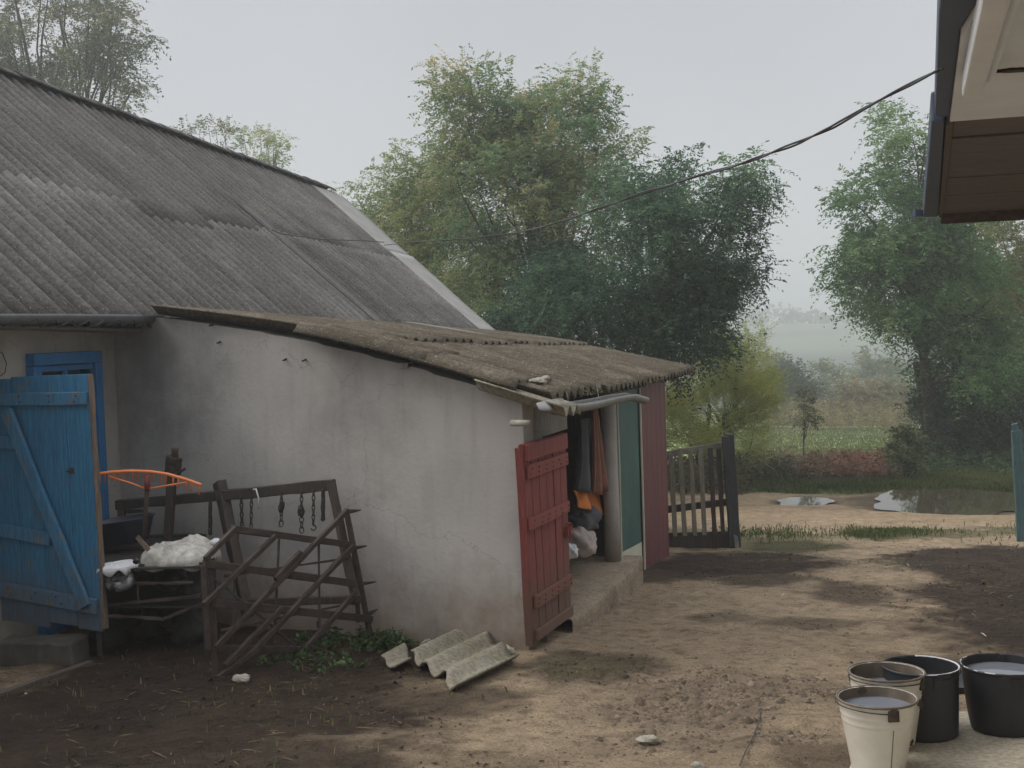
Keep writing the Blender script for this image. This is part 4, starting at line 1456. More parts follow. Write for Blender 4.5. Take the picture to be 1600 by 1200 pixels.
# tall post with a wedge head behind the rake
b = MB()
b.beam(wp(262, 860, .42), wp(269, 738, .40), .06, .07, seg=5, jit=.003)
b.beam(wp(269, 740, .40), wp(273, 714, .40), .075, .10, seg=4, jit=.006)
b.beam(wp(273, 714, .40), wp(274, 700, .40), .045, .05, seg=2, jit=.004)
b.beam(wp(270, 745, .40), wp(290, 732, .40), .012, .02)
tag(b.build('post', 'wood_dark', bevel=.006), 'dark forked wooden post standing behind the orange rake', 'post')

# rack of scrap iron beside the blue door, with things lying on it
rk_z = at(240, 868, 5.6)[2]
def rk(px, dep, z=None):
    p = at(px, 868, dep); return np.array([p[0], p[1], rk_z if z is None else z])
rack = root('scrap_rack', 'black iron scrap rack in the corner beside the blue door', 'rack', np.array([*rk(240, 5.7)[:2], 0]))
b = MB()
for d_ in (5.35, 5.75, 6.1):
    bar(b, rk(130, d_), rk(322, d_), .04, .03, .002, 4)
b.each('rail', 'rust_dark', rack)
b = MB(); b.poly_prism([rk(135, 5.3), rk(318, 5.3), rk(318, 6.2), rk(135, 6.2)], uz * -.012); b.build('shelf', 'rust_dark', rack)
b = MB(); b.poly_prism([rk(140, 5.4, .38), rk(312, 5.4, .36), rk(312, 6.1, .36), rk(140, 6.1, .38)], uz * -.012); b.build('shelf', 'rust_dark', rack)
for (x, d_) in ((150, 5.35), (317, 5.35), (160, 6.1), (308, 6.1)):
    b = MB(); bar(b, rk(x, d_, -.02), rk(x, d_), .035, .035, .002, 4); b.build('leg', 'rust_dark', rack)
b = MB()
bar(b, rk(158, 5.3, .42), rk(312, 5.28, .47), .02, .02, .004, 6); bar(b, rk(160, 5.28, .36), rk(250, 5.26, .33), .02, .018, .004, 5)
bar(b, rk(250, 5.26, .33), rk(310, 5.28, .41), .02, .018, .004, 5); bar(b, rk(200, 5.3, .56), rk(300, 5.28, .56), .015, .015, .004)
bar(b, rk(212, 5.3, .4), rk(214, 5.3, .57), .012, .012)
b.each('rod', 'rust', rack)
rng = np.random.RandomState(12)
for k, (x, d_, z, rx, ry, rz) in enumerate(((200, 5.8, .42, .16, .16, .12), (265, 5.75, .42, .14, .18, .11), (230, 5.9, .0, .26, .24, .26), (290, 5.7, .0, .16, .2, .22), (180, 5.75, .0, .18, .2, .2))):
    b = MB(); b.add(*lump_pts(rk(x, d_, z + rz * .4), rx, ry, rz, 80 + k, .3, 22, 14, .5, .2))
    tag(b.build('scrap', 'rust_dark', smooth=True), ['dark scrap lump on the middle shelf under the white cloth', 'dark scrap lump on the middle shelf under the white sack', 'big dark scrap bundle on the ground under the rack', 'dark scrap bundle on the ground by the harrow', 'dark scrap bundle on the ground by the blue door'][k], 'scrap', 'scrap iron on the rack')

# sack, pouch, foam piece, tin pot, basin on the rack
c = at(281, 842, 5.50)
def draped(name, mat, c, rx, ry, h, seed, ridges, label, cat, turn=0.0):
    """limp cloth heap: a low dome with long folds, drooping ragged edge"""
    r = np.random.RandomState(seed)
    na, nr_ = 120, 44
    P = np.zeros((nr_, na + 1, 3))
    ph = r.uniform(0, 6, 5)
    rl = [(r.uniform(0, math.pi), r.uniform(-.6, .6), r.uniform(.05, .11), r.uniform(.5, 1.2) * (1 if r.rand() > .35 else -.8), r.uniform(-.5, .5), r.uniform(-.4, .4)) for _ in range(ridges)]
    for i in range(nr_):
        q = i / (nr_ - 1)
        for j in range(na + 1):
            a = 2 * math.pi * j / na
            e = 1 + .07 * math.sin(2 * a + ph[0]) + .05 * math.sin(3 * a + ph[1]) + .05 * math.sin(5 * a + ph[2]) + .025 * math.sin(11 * a + ph[3])
            x, y = q * e * math.cos(a), q * e * math.sin(a)
            z = (max(0, 1 - q ** 2.6)) ** .62 * (.8 + .22 * math.sin(2.2 * x + ph[4]) + .10 * math.sin(3.1 * y + ph[0]))
            for (an, of, wd_, am, cv, ln) in rl:
                t = x * math.cos(an) + y * math.sin(an); d = -x * math.sin(an) + y * math.cos(an) - of - cv * t * t
                z += .17 * am * math.exp(-(d / wd_) ** 2) * math.exp(-((t - ln) / .55) ** 2) * min(1, (1 - q) * 5 + .25)
            P[i, j] = (x * rx, y * ry, z * h)
    cs, sn = math.cos(turn), math.sin(turn)
    X = P[..., 0] * cs - P[..., 1] * sn; Y = P[..., 0] * sn + P[..., 1] * cs
    P[..., 0], P[..., 1] = X, Y
    P[-1, :, 2] -= .03 + .02 * np.sin(np.linspace(0, 40, na + 1))
    b = MB(); b.grid(P + V3(c))
    return tag(b.build(name, mat, smooth=True, solid=.006), label, cat)
draped('white_sack', 'sack', np.array([c[0], c[1], rk_z + .01]), .285, .30, .165, 28, 11, 'crumpled white cloth sack lying on the scrap rack', 'sack', .1)
c = at(338, 847, 5.45)
b = MB(); b.add(*lump_pts(np.array([c[0], c[1], c[2]]), .04, .04, .032, 9, .1, 18, 12, .9))
tag(b.build('pouch', 'foam', smooth=True), 'small white pouch beside the white sack', 'pouch')
c = at(182, 864, 5.33)
draped('foam_piece', 'foam', np.array([c[0], c[1], rk_z + .008]), 0.125, .12, .042, 33, 3, 'torn piece of white foam near the blue door edge', 'foam', .4)
c = at(187, 884, 5.28)
b = MB()
M_ = Matrix.Translation(Vector(np.array([c[0], c[1], rk_z - .10]))) @ Matrix.Rotation(rad(25), 4, 'X')
b.lathe([(.005, 0), (.085, .0), (.10, .02), (.095, .05), (.07, .062), (.062, .064), (.055, .05), (.005, .045)], 28, M_)
tag(b.build('tin_pot', 'tin', smooth=True), 'battered tin pot hanging under the foam piece', 'pot')
b = MB(); c = at(213, 877, 5.28); b.add(*lump_pts(c, .022, .02, .022, 19, .1, 14, 10, 1))
tag(b.build('knob', 'tin', smooth=True), 'small grey metal knob beside the tin pot', 'knob')
c = at(192, 832, 5.75)
bas = root('basin', 'dark navy plastic basin tipped on its side behind the rake handle', 'basin', c)
b = MB()
M_ = Matrix.Translation(Vector(c)) @ Matrix.Rotation(rad(-9), 4, 'Y') @ Matrix.Rotation(rad(80), 4, 'X') @ Matrix.Translation((0, 0, -.08))
M_ = Matrix.Translation(Vector(c)) @ Matrix.Rotation(rad(-7), 4, 'Y')
prof = [(.0, -.08), (.16, -.08), (.175, -.07), (.235, .085), (.25, .095), (.25, .10), (.228, .096), (.165, -.062), (.0, -.068)]
b.lathe(prof, 48, M_, squash=(1, .75))
b.build('tub', 'navy', bas, smooth=True)

# orange rake standing head up
rk_o = at(229, 768, 5.30)
rake = root('rake', 'bright orange plastic rake standing head up with a brown handle', 'rake', np.array([rk_o[0], rk_o[1], .0]))
DR = 5.30
hp_pts = [(150, 741), (175, 737.5), (205, 736), (235, 737), (262, 741), (290, 749), (315, 758)]
cu = np.array([at(x, y, DR) for x, y in hp_pts])
tt = np.linspace(0, 1, len(cu)); ss = np.linspace(0, 1, 40)
bow = np.stack([np.interp(ss, tt, cu[:, i]) for i in range(3)], 1)
b = MB(); b.tube(bow, .011, 8); b.build('rake_head', 'orange', rake, smooth=True)
b = MB()
for k in range(16):
    q = .03 + .945 * k / 15
    i = int(q * 39); p = bow[i]
    back = np.array([0, 1.0, 0]) * (.02 if k < 11 else 0)
    b.tube([p, p - uz * .02 + back, p - uz * .07 + back * 1.6 - RGT * .006], [.0075, .007, .005], 6)
b.each('tine', 'orange', rake, smooth=True)
b = MB()
ctr = at(229, 762, DR)
b.tube([at(169, 744, DR), at(205, 755, DR), ctr - uz * .01], .0065, 7); b.tube([at(300, 752, DR), at(265, 758, DR), ctr - uz * .01], .0065, 7)
b.each('stay', 'orange', rake, smooth=True)
b = MB(); b.tube([at(230, 742, DR), at(230, 767, DR)], [.02, .017], 10); b.build('socket', 'red', rake, smooth=True)
b = MB(); b.tube([at(230, 762, DR), at(227, 810, DR + .02), at(223, 860, DR + .05)], .015, 10); b.build('handle', 'rust', rake, smooth=True)
b = MB(); b.beam(at(214, 838, 5.3), at(233, 860, 5.3), .014, .03, seg=3, jit=.002)
tag(b.build('stick', 'bare_edge'), 'short pale wooden stick leaning at the foot of the rake', 'stick')

# stone block and plank under the blue door
c = gp(70, 1043)
b = MB()
def blockpt(px, py, z): p = on_z(px, py, z); return p
q0, q1 = on_z(8, 1040, .03), on_z(128, 1040, .03)
b.beam(q0 + uz * .09, q1 + uz * .09, .26, .19, seg=10, jit=.008)
tag(b.build('stone_block', 'stone', bevel=.015), 'rough grey stone block under the blue door', 'stone block')
b = MB(); q0, q1 = on_z(-90, 1128, .07), on_z(142, 1046, .03)
b.beam(q0, q1, .05, .12, seg=8, jit=.004)
tag(b.build('plank', 'wood_plank', bevel=.006), 'long weathered plank edging the doorstep', 'plank')
b = MB()
b.poly_prism([on_z(-140, 1108, .075), on_z(60, 1052, .05), on_z(20, 1036, .05), on_z(-200, 1036, .05)], uz * -.12)
tag(b.build('doorstep', 'concrete_dark', bevel=.01), 'low earthen doorstep slab inside the plank', 'doorstep')

# broken slate pieces on the ground
def slate_piece(name, px, waves, amp, lift, label, seed):
    c = [gp(x, y) for x, y in px]                         # front-left, front-right(bottom), back-right, back-left
    c = [p + uz * l for p, l in zip(c, lift)]
    n, m = 30 * waves + 1, 14
    P = np.zeros((n, m, 3))
    for i in range(n):
        u_ = i / (n - 1)
        for j in range(m):
            v_ = j / (m - 1)
            e = (fbm(u_ * 7, 3.1, seed, 3) - .5) * .16 * (1 - v_) + (fbm(u_ * 6, 8.7, seed, 3) - .5) * .12 * v_
            v2 = v_ + e
            p = (c[0] * (1 - u_) + c[1] * u_) * (1 - v2) + (c[3] * (1 - u_) + c[2] * u_) * v2
            P[i, j] = p + uz * (amp * math.sin(2 * math.pi * waves * u_ + .9))
    b = MB(); b.grid(P)
    return tag(b.build(name, 'slate_loose', smooth=True, solid=.014), label, 'roof sheet', 'broken roof sheets on the ground')
slate_piece('broken_slate', [(640, 1034), (718, 1086), (812, 1040), (738, 996)], 3, .030, (.05, .035, .05, .075), 'large broken piece of corrugated slate lying by the shed corner', 3)
slate_piece('broken_slate', [(596, 1036), (616, 1052), (642, 1040), (634, 1020)], 1, .018, (.05, .03, .05, .06), 'small mossy shard of slate at the end of the large broken piece', 8)
for k, (x, y, r, lb) in enumerate(((668, 1004, .045, 'pale stone wedged above the broken slate'), (793, 1022, .06, 'flat tan stone against the foot of the shed corner'), (583, 1012, .045, 'whitish brick chip on the grass near the harrow'), (376, 1070, .05, 'pale clod of clay at the foot of the harrow'), (1090, 1200, .03, 'small flat stone on the path near the wire'), (1012, 1160, .05, 'flat brown stone half sunk in the path'))):
    p = gp(x, y)
    b = MB(); b.add(*lump_pts(p + uz * r * .35, r, r * .75, r * .6, 100 + k, .18, 16, 10, .6))
    tag(b.build('stone', 'chip'), lb, 'stone', 'loose stones in the yard')

# ------------------------------------------------------------------ pails on the slab
ZS = .36
hy = ray(1433, 489); EV = unit([hy[0], hy[1], 0])         # direction of the right-hand house
EN = np.array([EV[1], -EV[0], 0])                         # away from the yard (to the right)
s1 = on_z(1347, 1150, ZS); s2 = on_z(1322, 1205, ZS)
sdirn = unit(s1 - s2)
sback = on_z(1500, 1108, ZS)
L0 = s2 - sdirn * 2.6; L1 = s1 + sdirn * float(np.dot(sback - s1, unit([0, 1, 0]))) * 1.02
b = MB()
b.poly_prism([L0, L1, L1 + RGT * 3.2, L0 + RGT * 3.2], uz * -.4)
tag(b.build('porch_slab', 'concrete', bevel=.015), 'worn concrete porch slab carrying the pails of water', 'slab')

def pail(px, py, width_px, rtop, rbot, h, mat, inside, water, label, name, turn, yrim=None, bands=True, tilt=0, group='pails of water on the slab', wtex='water'):
    """px, py = centre of the rim in the photograph; stands on the slab"""
    c = on_z(px, py, ZS + h)
    rt = root(name, label, 'pail', np.array([c[0], c[1], ZS]), group)
    T = Matrix.Translation((c[0], c[1], ZS)) @ Matrix.Rotation(tilt, 4, 'X')
    b = MB()
    prof = [(.0, .004), (rbot - .01, .0), (rbot, .006)]
    for k in range(1, 51):
        q = k / 50
        r = rbot + (rtop - rbot) * q
        if bands and .70 < q < .74: r += .0022
        if bands and .80 < q < .84: r += .0022
        if not bands: r = rbot + (rtop - rbot) * (q ** .6)
        prof.append((r, h * q))
    prof += [(rtop + .006, h + .003), (rtop + .003, h + .008), (rtop - .004, h + .004)]
    b.lathe(prof, 64, T)
    b.build('body', mat, rt, smooth=True)
    b = MB()
    ri = lambda q: rbot + (rtop - rbot) * (q if bands else q ** .6) - .004
    b.lathe([(rtop - .004, h + .003), (ri(.9), h * .9), (ri(.62), h * .62)], 64, T); b.build('inner_wall', inside, rt, smooth=True)
    b = MB()
    rw = ri(water) + .001
    n = 64
    b.add([tuple(T @ Vector(((rw) * math.cos(2 * math.pi * j / n), (rw) * math.sin(2 * math.pi * j / n), h * water))) for j in range(n)], [tuple(range(n))])
    b.build('water', wtex, rt)
    # rim wear, lugs and bail handle
    b = MB()
    r_ = np.random.RandomState(int(px))
    b.tube([T @ Vector(((rtop + .003) * math.cos(t), (rtop + .003) * math.sin(t), h + .004)) for t in np.linspace(0, 2 * math.pi, 60, endpoint=False)],
           [.0045 + .002 * r_.rand() for _ in range(60)], 6, closed=True)
    b.build('rim', 'pail_inside' if mat == 'enamel' else mat, rt, smooth=True)
    for sgn in (0, math.pi):
        b = MB()
        q = turn + sgn
        d = Vector((math.cos(q), math.sin(q), 0)); t_ = Vector((-math.sin(q), math.cos(q), 0))
        pc = T @ (d * (rtop * .985) + Vector((0, 0, h * .90)))
        bb_ = V3(pc)
        b.beam(bb_ - V3(t_) * .022, bb_ + V3(t_) * .022, .012, .045, jit=.001)
        b.beam(bb_ + uz * .02 - V3(t_) * .012, bb_ + uz * .02 + V3(t_) * .012, .018, .03, jit=.001)
        b.build('lug', 'enamel_chip' if mat == 'enamel' else 'black', rt, bevel=.002)
    b = MB()
    d = Vector((math.cos(turn), math.sin(turn), 0)); t_ = Vector((-math.sin(turn), math.cos(turn), 0))
    pts = []
    for a in np.linspace(0, math.pi, 24):
        pts.append(T @ (d * (rtop * 1.02) * math.cos(a) - t_ * (rtop * 1.06) * math.sin(a) + Vector((0, 0, h * .93 + .010 * math.sin(a)))))
    b.tube(pts, .0026, 6)
    b.build('bail', 'rust_dark', rt, smooth=True)
    return rt, T
hp_ = .25
p1, T1 = pail(1370.5, 1091, 119, .155, .104, .29, 'enamel', 'pail_inside', .88, 'white enamel pail in front, brim-full of water', 'pail', rad(-82), wtex='water')
b = MB()
d = Vector((math.cos(rad(-80)), math.sin(rad(-80)), 0))
b.beam(T1 @ (d * .1065 + Vector((0, 0, .01))), T1 @ (d * .139 + Vector((0, 0, .20))), .003, .004)
b.build('seam', 'pail_inside', p1)
p2, T2 = pail(1385, 1051, 110, .155, .112, .305, 'enamel', 'pail_inside', .80, 'white enamel pail with dirty chipped rim, standing behind the front one', 'pail', rad(-35))
b = MB(); d = Vector((math.cos(rad(-30)), math.sin(rad(-30)), 0))
for (z, dy) in ((.2, 0), (.235, .3), (.18, .25), (.03, -.2)):
    dd = Vector((math.cos(rad(-40) + dy), math.sin(rad(-40) + dy), 0))
    c = T2 @ (dd * (.112 + .043 * z / .305) + Vector((0, 0, z)))
    b.add(*lump_pts(V3(c), .012, .012, .016, int(z * 1000), .3, 12, 8, 1))
b.each('chip_mark', 'enamel_chip', p2)
p3, T3 = pail(1438, 1042, 112, .160, .155, .29, 'black', 'black', .78, 'black pail with a pale rim, behind the white pails', 'pail', rad(100), bands=False, wtex='water_dark')
b = MB(); b.tube([T3 @ Vector((.162 * math.cos(t), .162 * math.sin(t), .296)) for t in np.linspace(-1.9, 1.4, 40)], .0045, 6)
b.build('rim_wear', 'foam', p3, smooth=True)
p4, T4 = pail(1568, 1040, 120, .177, .134, .28, 'black', 'black', .9, 'black flared pail of rippling water at the slab edge', 'pail', rad(70), bands=False)
b = MB(); r_ = np.random.RandomState(3)
b.tube([T4 @ Vector((.180 * math.cos(t), .180 * math.sin(t), .286)) for t in np.linspace(2.2, 4.2, 30)], .0035, 6)
b.build('rim_wear', 'foam', p4, smooth=True)
# rocker: ripples on the water of that pail
# shallow pan and plank between the black pails
c = on_z(1502, 1082, ZS + .02)
b = MB(); b.lathe([(.0, .01), (.12, .01), (.15, .05), (.155, .052), (.145, .045), (.115, .018), (0, .018)], 40, Matrix.Translation((c[0] + .02, c[1] + .12, ZS + .0)))
tag(b.build('pan', 'black', smooth=True), 'shallow black pan between the two black pails', 'pan')
b = MB()
bp = on_z(1505, 1068, ZS - .03)
b.beam(bp - RGT * .12 + np.array([0, .05, 0]), bp + RGT * 1.2 + np.array([0, .05, 0]), .26, .05, seg=6, jit=.004)
tag(b.build('board', 'wood_plank', bevel=.004), 'brown board lying along the back of the porch slab', 'board')

# ------------------------------------------------------------------ house on the right (eave overhead)
ZE = CAMZ + .60
ef = on_z(1470, 337, ZE)                                 # far inner corner of the eave
def ep(s, t, z=0):                                       # s back from the far end along the eave, t in from the edge
    return ef - EV * s + EN * t + uz * z
def ecoord(px, py):
    p = on_z(px, py, ZE); d = p - ef
    return -float(np.dot(d, EV)), float(np.dot(d, EN))
sw1, ti1 = ecoord(1484, 190)
_, to0 = ecoord(1443, 330); _, to1 = ecoord(1455, 192)
sn0, tn0 = ecoord(1461, 186); sn1, tn1 = ecoord(1467, 30)
si1, tk1 = ecoord(1502, 55)
rh = root('house', 'neighbouring house with dark eave and brown boarded soffit overhead', 'house', ep(2, 2.5, -ZE))
nb = 9
bw = sw1 / nb
b = MB()
for k in range(nb):
    s0 = .02 + k * bw + .004; s1_ = .02 + (k + 1) * bw - .004
    zz = random.uniform(0, .008)
    q0, q1 = k / nb, (k + 1) / nb
    b.poly_prism([ep(s0, ti1 * q0 + .012, zz), ep(s1_, ti1 * q1 + .012, zz), ep(s1_, 1.2, zz), ep(s0, 1.2, zz)], uz * .02)
b.build('soffit_boards', 'soffit_wood', rh, bevel=.003)
b = MB(); b.poly_prism([ep(sw1 + .026, ti1, -.004), ep(si1, tk1, -.004), ep(8, tk1 + .25, -.004), ep(8, 1.2, -.004), ep(sw1 + .026, 1.2, -.004)], uz * .022)
b.build('soffit_panel', 'soffit_white', rh)
b = MB()
b.poly_prism([ep(-.02, -.012, -.010), ep(sw1, ti1 - .012, -.010), ep(sw1, ti1 + .012, -.010), ep(-.02, .012, -.010)], uz * .11)
b.build('fascia', 'wood_plank', rh, bevel=.003)
b = MB(); b.beam(ep(.0, .0, -.012), ep(.0, 1.2, -.012), .035, .08, uz); b.build('end_board', 'soffit_wood', rh)
b = MB(); b.poly_prism([ep(-.03, to0, -.002), ep(sw1 + .01, to1, -.002), ep(sw1 + .01, ti1 - .014, -.002), ep(-.03, -.014, -.002)], uz * .10)
b.build('gutter', 'fascia', rh, bevel=.008)
b = MB(); b.poly_prism([ep(sn0 - .03, tn0, .012), ep(sn1, tn1, .012), ep(8, tn1 + .02, .012), ep(8, tk1 + .25, .012), ep(si1, tk1, .012), ep(sw1 + .02, ti1, .012)], uz * .09)
b.build('gutter', 'fascia', rh, bevel=.006)
b = MB(); b.beam(ep(.02, to0, .02), ep(.06, to0 - .055, .02), .03, .04, uz); b.build('gutter_outlet', 'fascia', rh)
sb, tb_ = ecoord(1519, 112)
b = MB(); b.beam(ep(sb, tb_, -.035), ep(8, tb_, -.035), .05, .055, uz); b.beam(ep(sb + .02, tb_ + .04, -.02), ep(8, tb_ + .04, -.02), .02, .03, uz)
b.build('trim', 'soffit_white', rh, bevel=.008)
b = MB(); c = ep(*ecoord(1585, 105), -.006); b.add(*lump_pts(c, .05, .022, .006, 4, .3, 14, 8, 1)); b.build('hole', 'wood_dark', rh)
b = MB()
b.poly_prism([ep(.25, 1.2, -ZE - .6), ep(8, 1.2, -ZE - .6), ep(8, 1.2, .05), ep(.25, 1.2, .05)], EN * .3)
b.poly_prism([ep(.25, 1.501, -ZE - .6), ep(.25, 4.5, -ZE - .6), ep(.25, 4.5, 2.4), ep(.25, 1.501, .8)], EV * -.3)
b.build('wall', 'wall_far', rh)
b = MB(); b.poly_prism([ep(-.05, -.06, .115), ep(8, -.06, .115), ep(8, 4.5, 2.6), ep(-.05, 4.5, 2.6)], uz * .05)
b.build('roof', 'slate', rh)

# ------------------------------------------------------------------ overhead cable
wpx = [(1470, 108), (1400, 143), (1350, 170), (1300, 199), (1250, 222), (1200, 241), (1150, 259), (1100, 272), (1050, 288), (1000, 303), (950, 321), (900, 338), (850, 354), (800, 365), (750, 371), (700, 375), (650, 378), (600, 383)]
w0 = ep(ecoord(1466, 108)[0], tn1 - .01, .04)
w1 = on_plane(600, 384, ridge(0), nrm_r) + uz * .05
wn = np.cross(unit((w1 - w0) * np.array([1, 1, 0])), uz)
wpts = np.array([on_plane(x, y, w0, wn) for x, y in wpx])
tt = np.linspace(0, 1, len(wpts)); ss = np.linspace(0, 1, 160)
wc = np.stack([np.interp(ss, tt, wpts[:, i]) for i in range(3)], 1)
b = MB()
dist = np.linalg.norm(wc - CAM, axis=1)
for ph in (0, math.pi):
    b.tube([p + uz * .0032 * math.sin(k * .22 + ph + .9 * math.sin(k * .13)) + EN * .0045 * math.cos(k * .22 + ph) for k, p in enumerate(wc)], .0033, 6)
tail = [on_plane(x, y, ridge(0), nrm_r) + uz * .05 for x, y in ((600, 384), (575, 382), (500, 380), (440, 372), (425, 366))]
b.tube(tail, .007, 6)
tag(b.build('cable', 'wire', smooth=True), 'twisted overhead cable sagging from the dark eave to the slate roof', 'cable')
b = MB(); cr_ = [(470, 418), (471, 450), (470, 470), (462, 486)]
b.tube([on_plane(x, y, ridge(0), nrm_r) + uz * .05 for x, y in cr_], .006, 5)
tag(b.build('wire', 'wire'), 'short loose wire lying on the slate roof', 'wire')
b = MB(); pts = [gp(x, y) + uz * .012 for x, y in ((1156, 1205), (1165, 1180), (1178, 1155), (1186, 1130), (1189, 1115))]
b.tube(pts, .0035, 5)
tag(b.build('wire', 'wire'), 'thin wire lying on the clay path by the gravel', 'wire')
b = MB(); pts = [hp(x, y, .03) for x, y in ((-10, 545), (4, 552), (10, 568), (8, 582), (-6, 592))]
b.tube(pts, .004, 5)
tag(b.build('wire', 'wire'), 'curled wire hanging on the farmhouse wall', 'wire')

# ------------------------------------------------------------------ gate and posts
GY = 9.65
gate = root('gate', 'old picket gate of grey slats hung on a dark post', 'gate', at(1095, 860, GY))
def ga(px, py, o=0): return at(px, py, GY - o)
b = MB(); b.beam(ga(1036, 711), ga(1134, 694), .05, .07, seg=6, jit=.006); b.build('top_rail', 'wood_grey', gate, bevel=.006)
b = MB(); b.beam(ga(1040, 796), ga(1142, 784), .05, .085, seg=6, jit=.005); b.build('bottom_rail', 'wood_dark', gate, bevel=.006)
rng = np.random.RandomState(8)
for k, x in enumerate((1048, 1064, 1080, 1095, 1110, 1124, 1137)):
    b = MB()
    b.beam(ga(x + 6 + rng.uniform(-1, 1), 838 - k * .6, .045), ga(x - 1 + rng.uniform(-1.5, 1.5), 708 - k * 2 + rng.uniform(-5, 3), .045), .055, .02, (0, -1, 0), 6, .004)
    b.build('picket', 'wood_grey' if k < 4 else 'wood_dark', gate, bevel=.003)
b = MB(); b.poly_prism([ga(1042, 833, .02), ga(1150, 830, .02), ga(1152, 866, .02), ga(1042, 862, .02)], (0, .03, 0)); b.build('kickboard', 'wood_dark', gate)
b = MB(); b.beam(ga(1152, 872), ga(1139, 678), .10, .10, (0, -1, 0), 6, .006); b.build('post', 'wood_black', gate, bevel=.008)
b = MB(); b.beam(ga(1146, 862, .08), ga(1133, 682, .08), .085, .05, (0, -1, 0), 6, .005); b.build('post', 'wood_black', gate, bevel=.006)
b = MB(); b.poly_prism([ga(1146, 835, .12), ga(1153, 838, .12), ga(1157, 868, .10), ga(1150, 862, .11)], (0, .012, 0)); b.build('metal_plate', 'zinc', gate)
b = MB()
g_ = gp(1598, 846); gd = g_[1]
b.beam(np.array([at(1598, 850, gd / KD)[0], gd, g_[2] - .1]), at(1588, 672, gd / KD), .13, .06, (0, -1, 0), 8, .008)
b.beam(at(1588, 674, gd / KD), at(1584, 662, gd / KD), .07, .05, (0, -1, 0), 2, .004)
tag(b.build('gate_post', 'wood_teal', bevel=.008), 'leaning teal painted gate post at the right of the yard', 'post')

# ------------------------------------------------------------------ vegetation
Zd = np.array([0, 0, -1.0])
def nrmz(a):
    return a / (np.linalg.norm(a, axis=-1, keepdims=True) + 1e-9)

def fronds(r, P, D, L, K, ll, lw, droop, tint):
    N = len(P)
    s = np.linspace(.12, 1, K)[None, :, None]
    pos = P[:, None] + D[:, None] * (L[:, None, None] * s) + Zd * (droop * L[:, None, None] * s * s)
    up = np.array([0, 0, 1.0]) + r.normal(size=(N, 3)) * .3
    side = nrmz(np.cross(D, up))
    nr = nrmz(np.cross(side, D))
    tang = nrmz(D[:, None] + 2 * droop * s * Zd)
    out = []
    for sg in (1, -1):
        ld = nrmz(side[:, None] * (sg * .9) + tang * .55 + Zd * .15 + r.normal(size=(N, K, 3)) * .28)
        wv = nrmz(np.cross(ld, nr[:, None] + r.normal(size=(N, K, 3)) * .5))
        sc = r.uniform(.6, 1.15, (N, K, 1)) * r.uniform(.65, 1.4, (N, 1, 1))
        l_ = ll * sc; w_ = lw * sc
        out.append(np.stack([pos, pos + ld * l_ * .45 + wv * w_ / 2, pos + ld * l_, pos + ld * l_ * .45 - wv * w_ / 2], 2))
    V = np.stack(out, 1).reshape(-1, 3)
    n = N * K * 2
    tn = np.repeat(tint, K * 8) + np.repeat(r.uniform(-.08, .08, n), 4)
    return V, np.arange(4 * n).reshape(-1, 4), tn

def limb(b, p, q, ra, rb, r, n=7, wob=.06, sides=6):
    p = V3(p); q = V3(q)
    L = np.linalg.norm(q - p)
    off = np.cumsum(r.normal(size=(n, 3)) * wob * L / n, 0)
    t = np.linspace(0, 1, n)[:, None]
    pts = p + (q - p) * t + off * np.sin(np.pi * t) + np.array([0, 0, 1]) * (.08 * L * np.sin(np.pi * t))
    b.tube(pts, np.linspace(ra, rb, n), sides)
    return pts

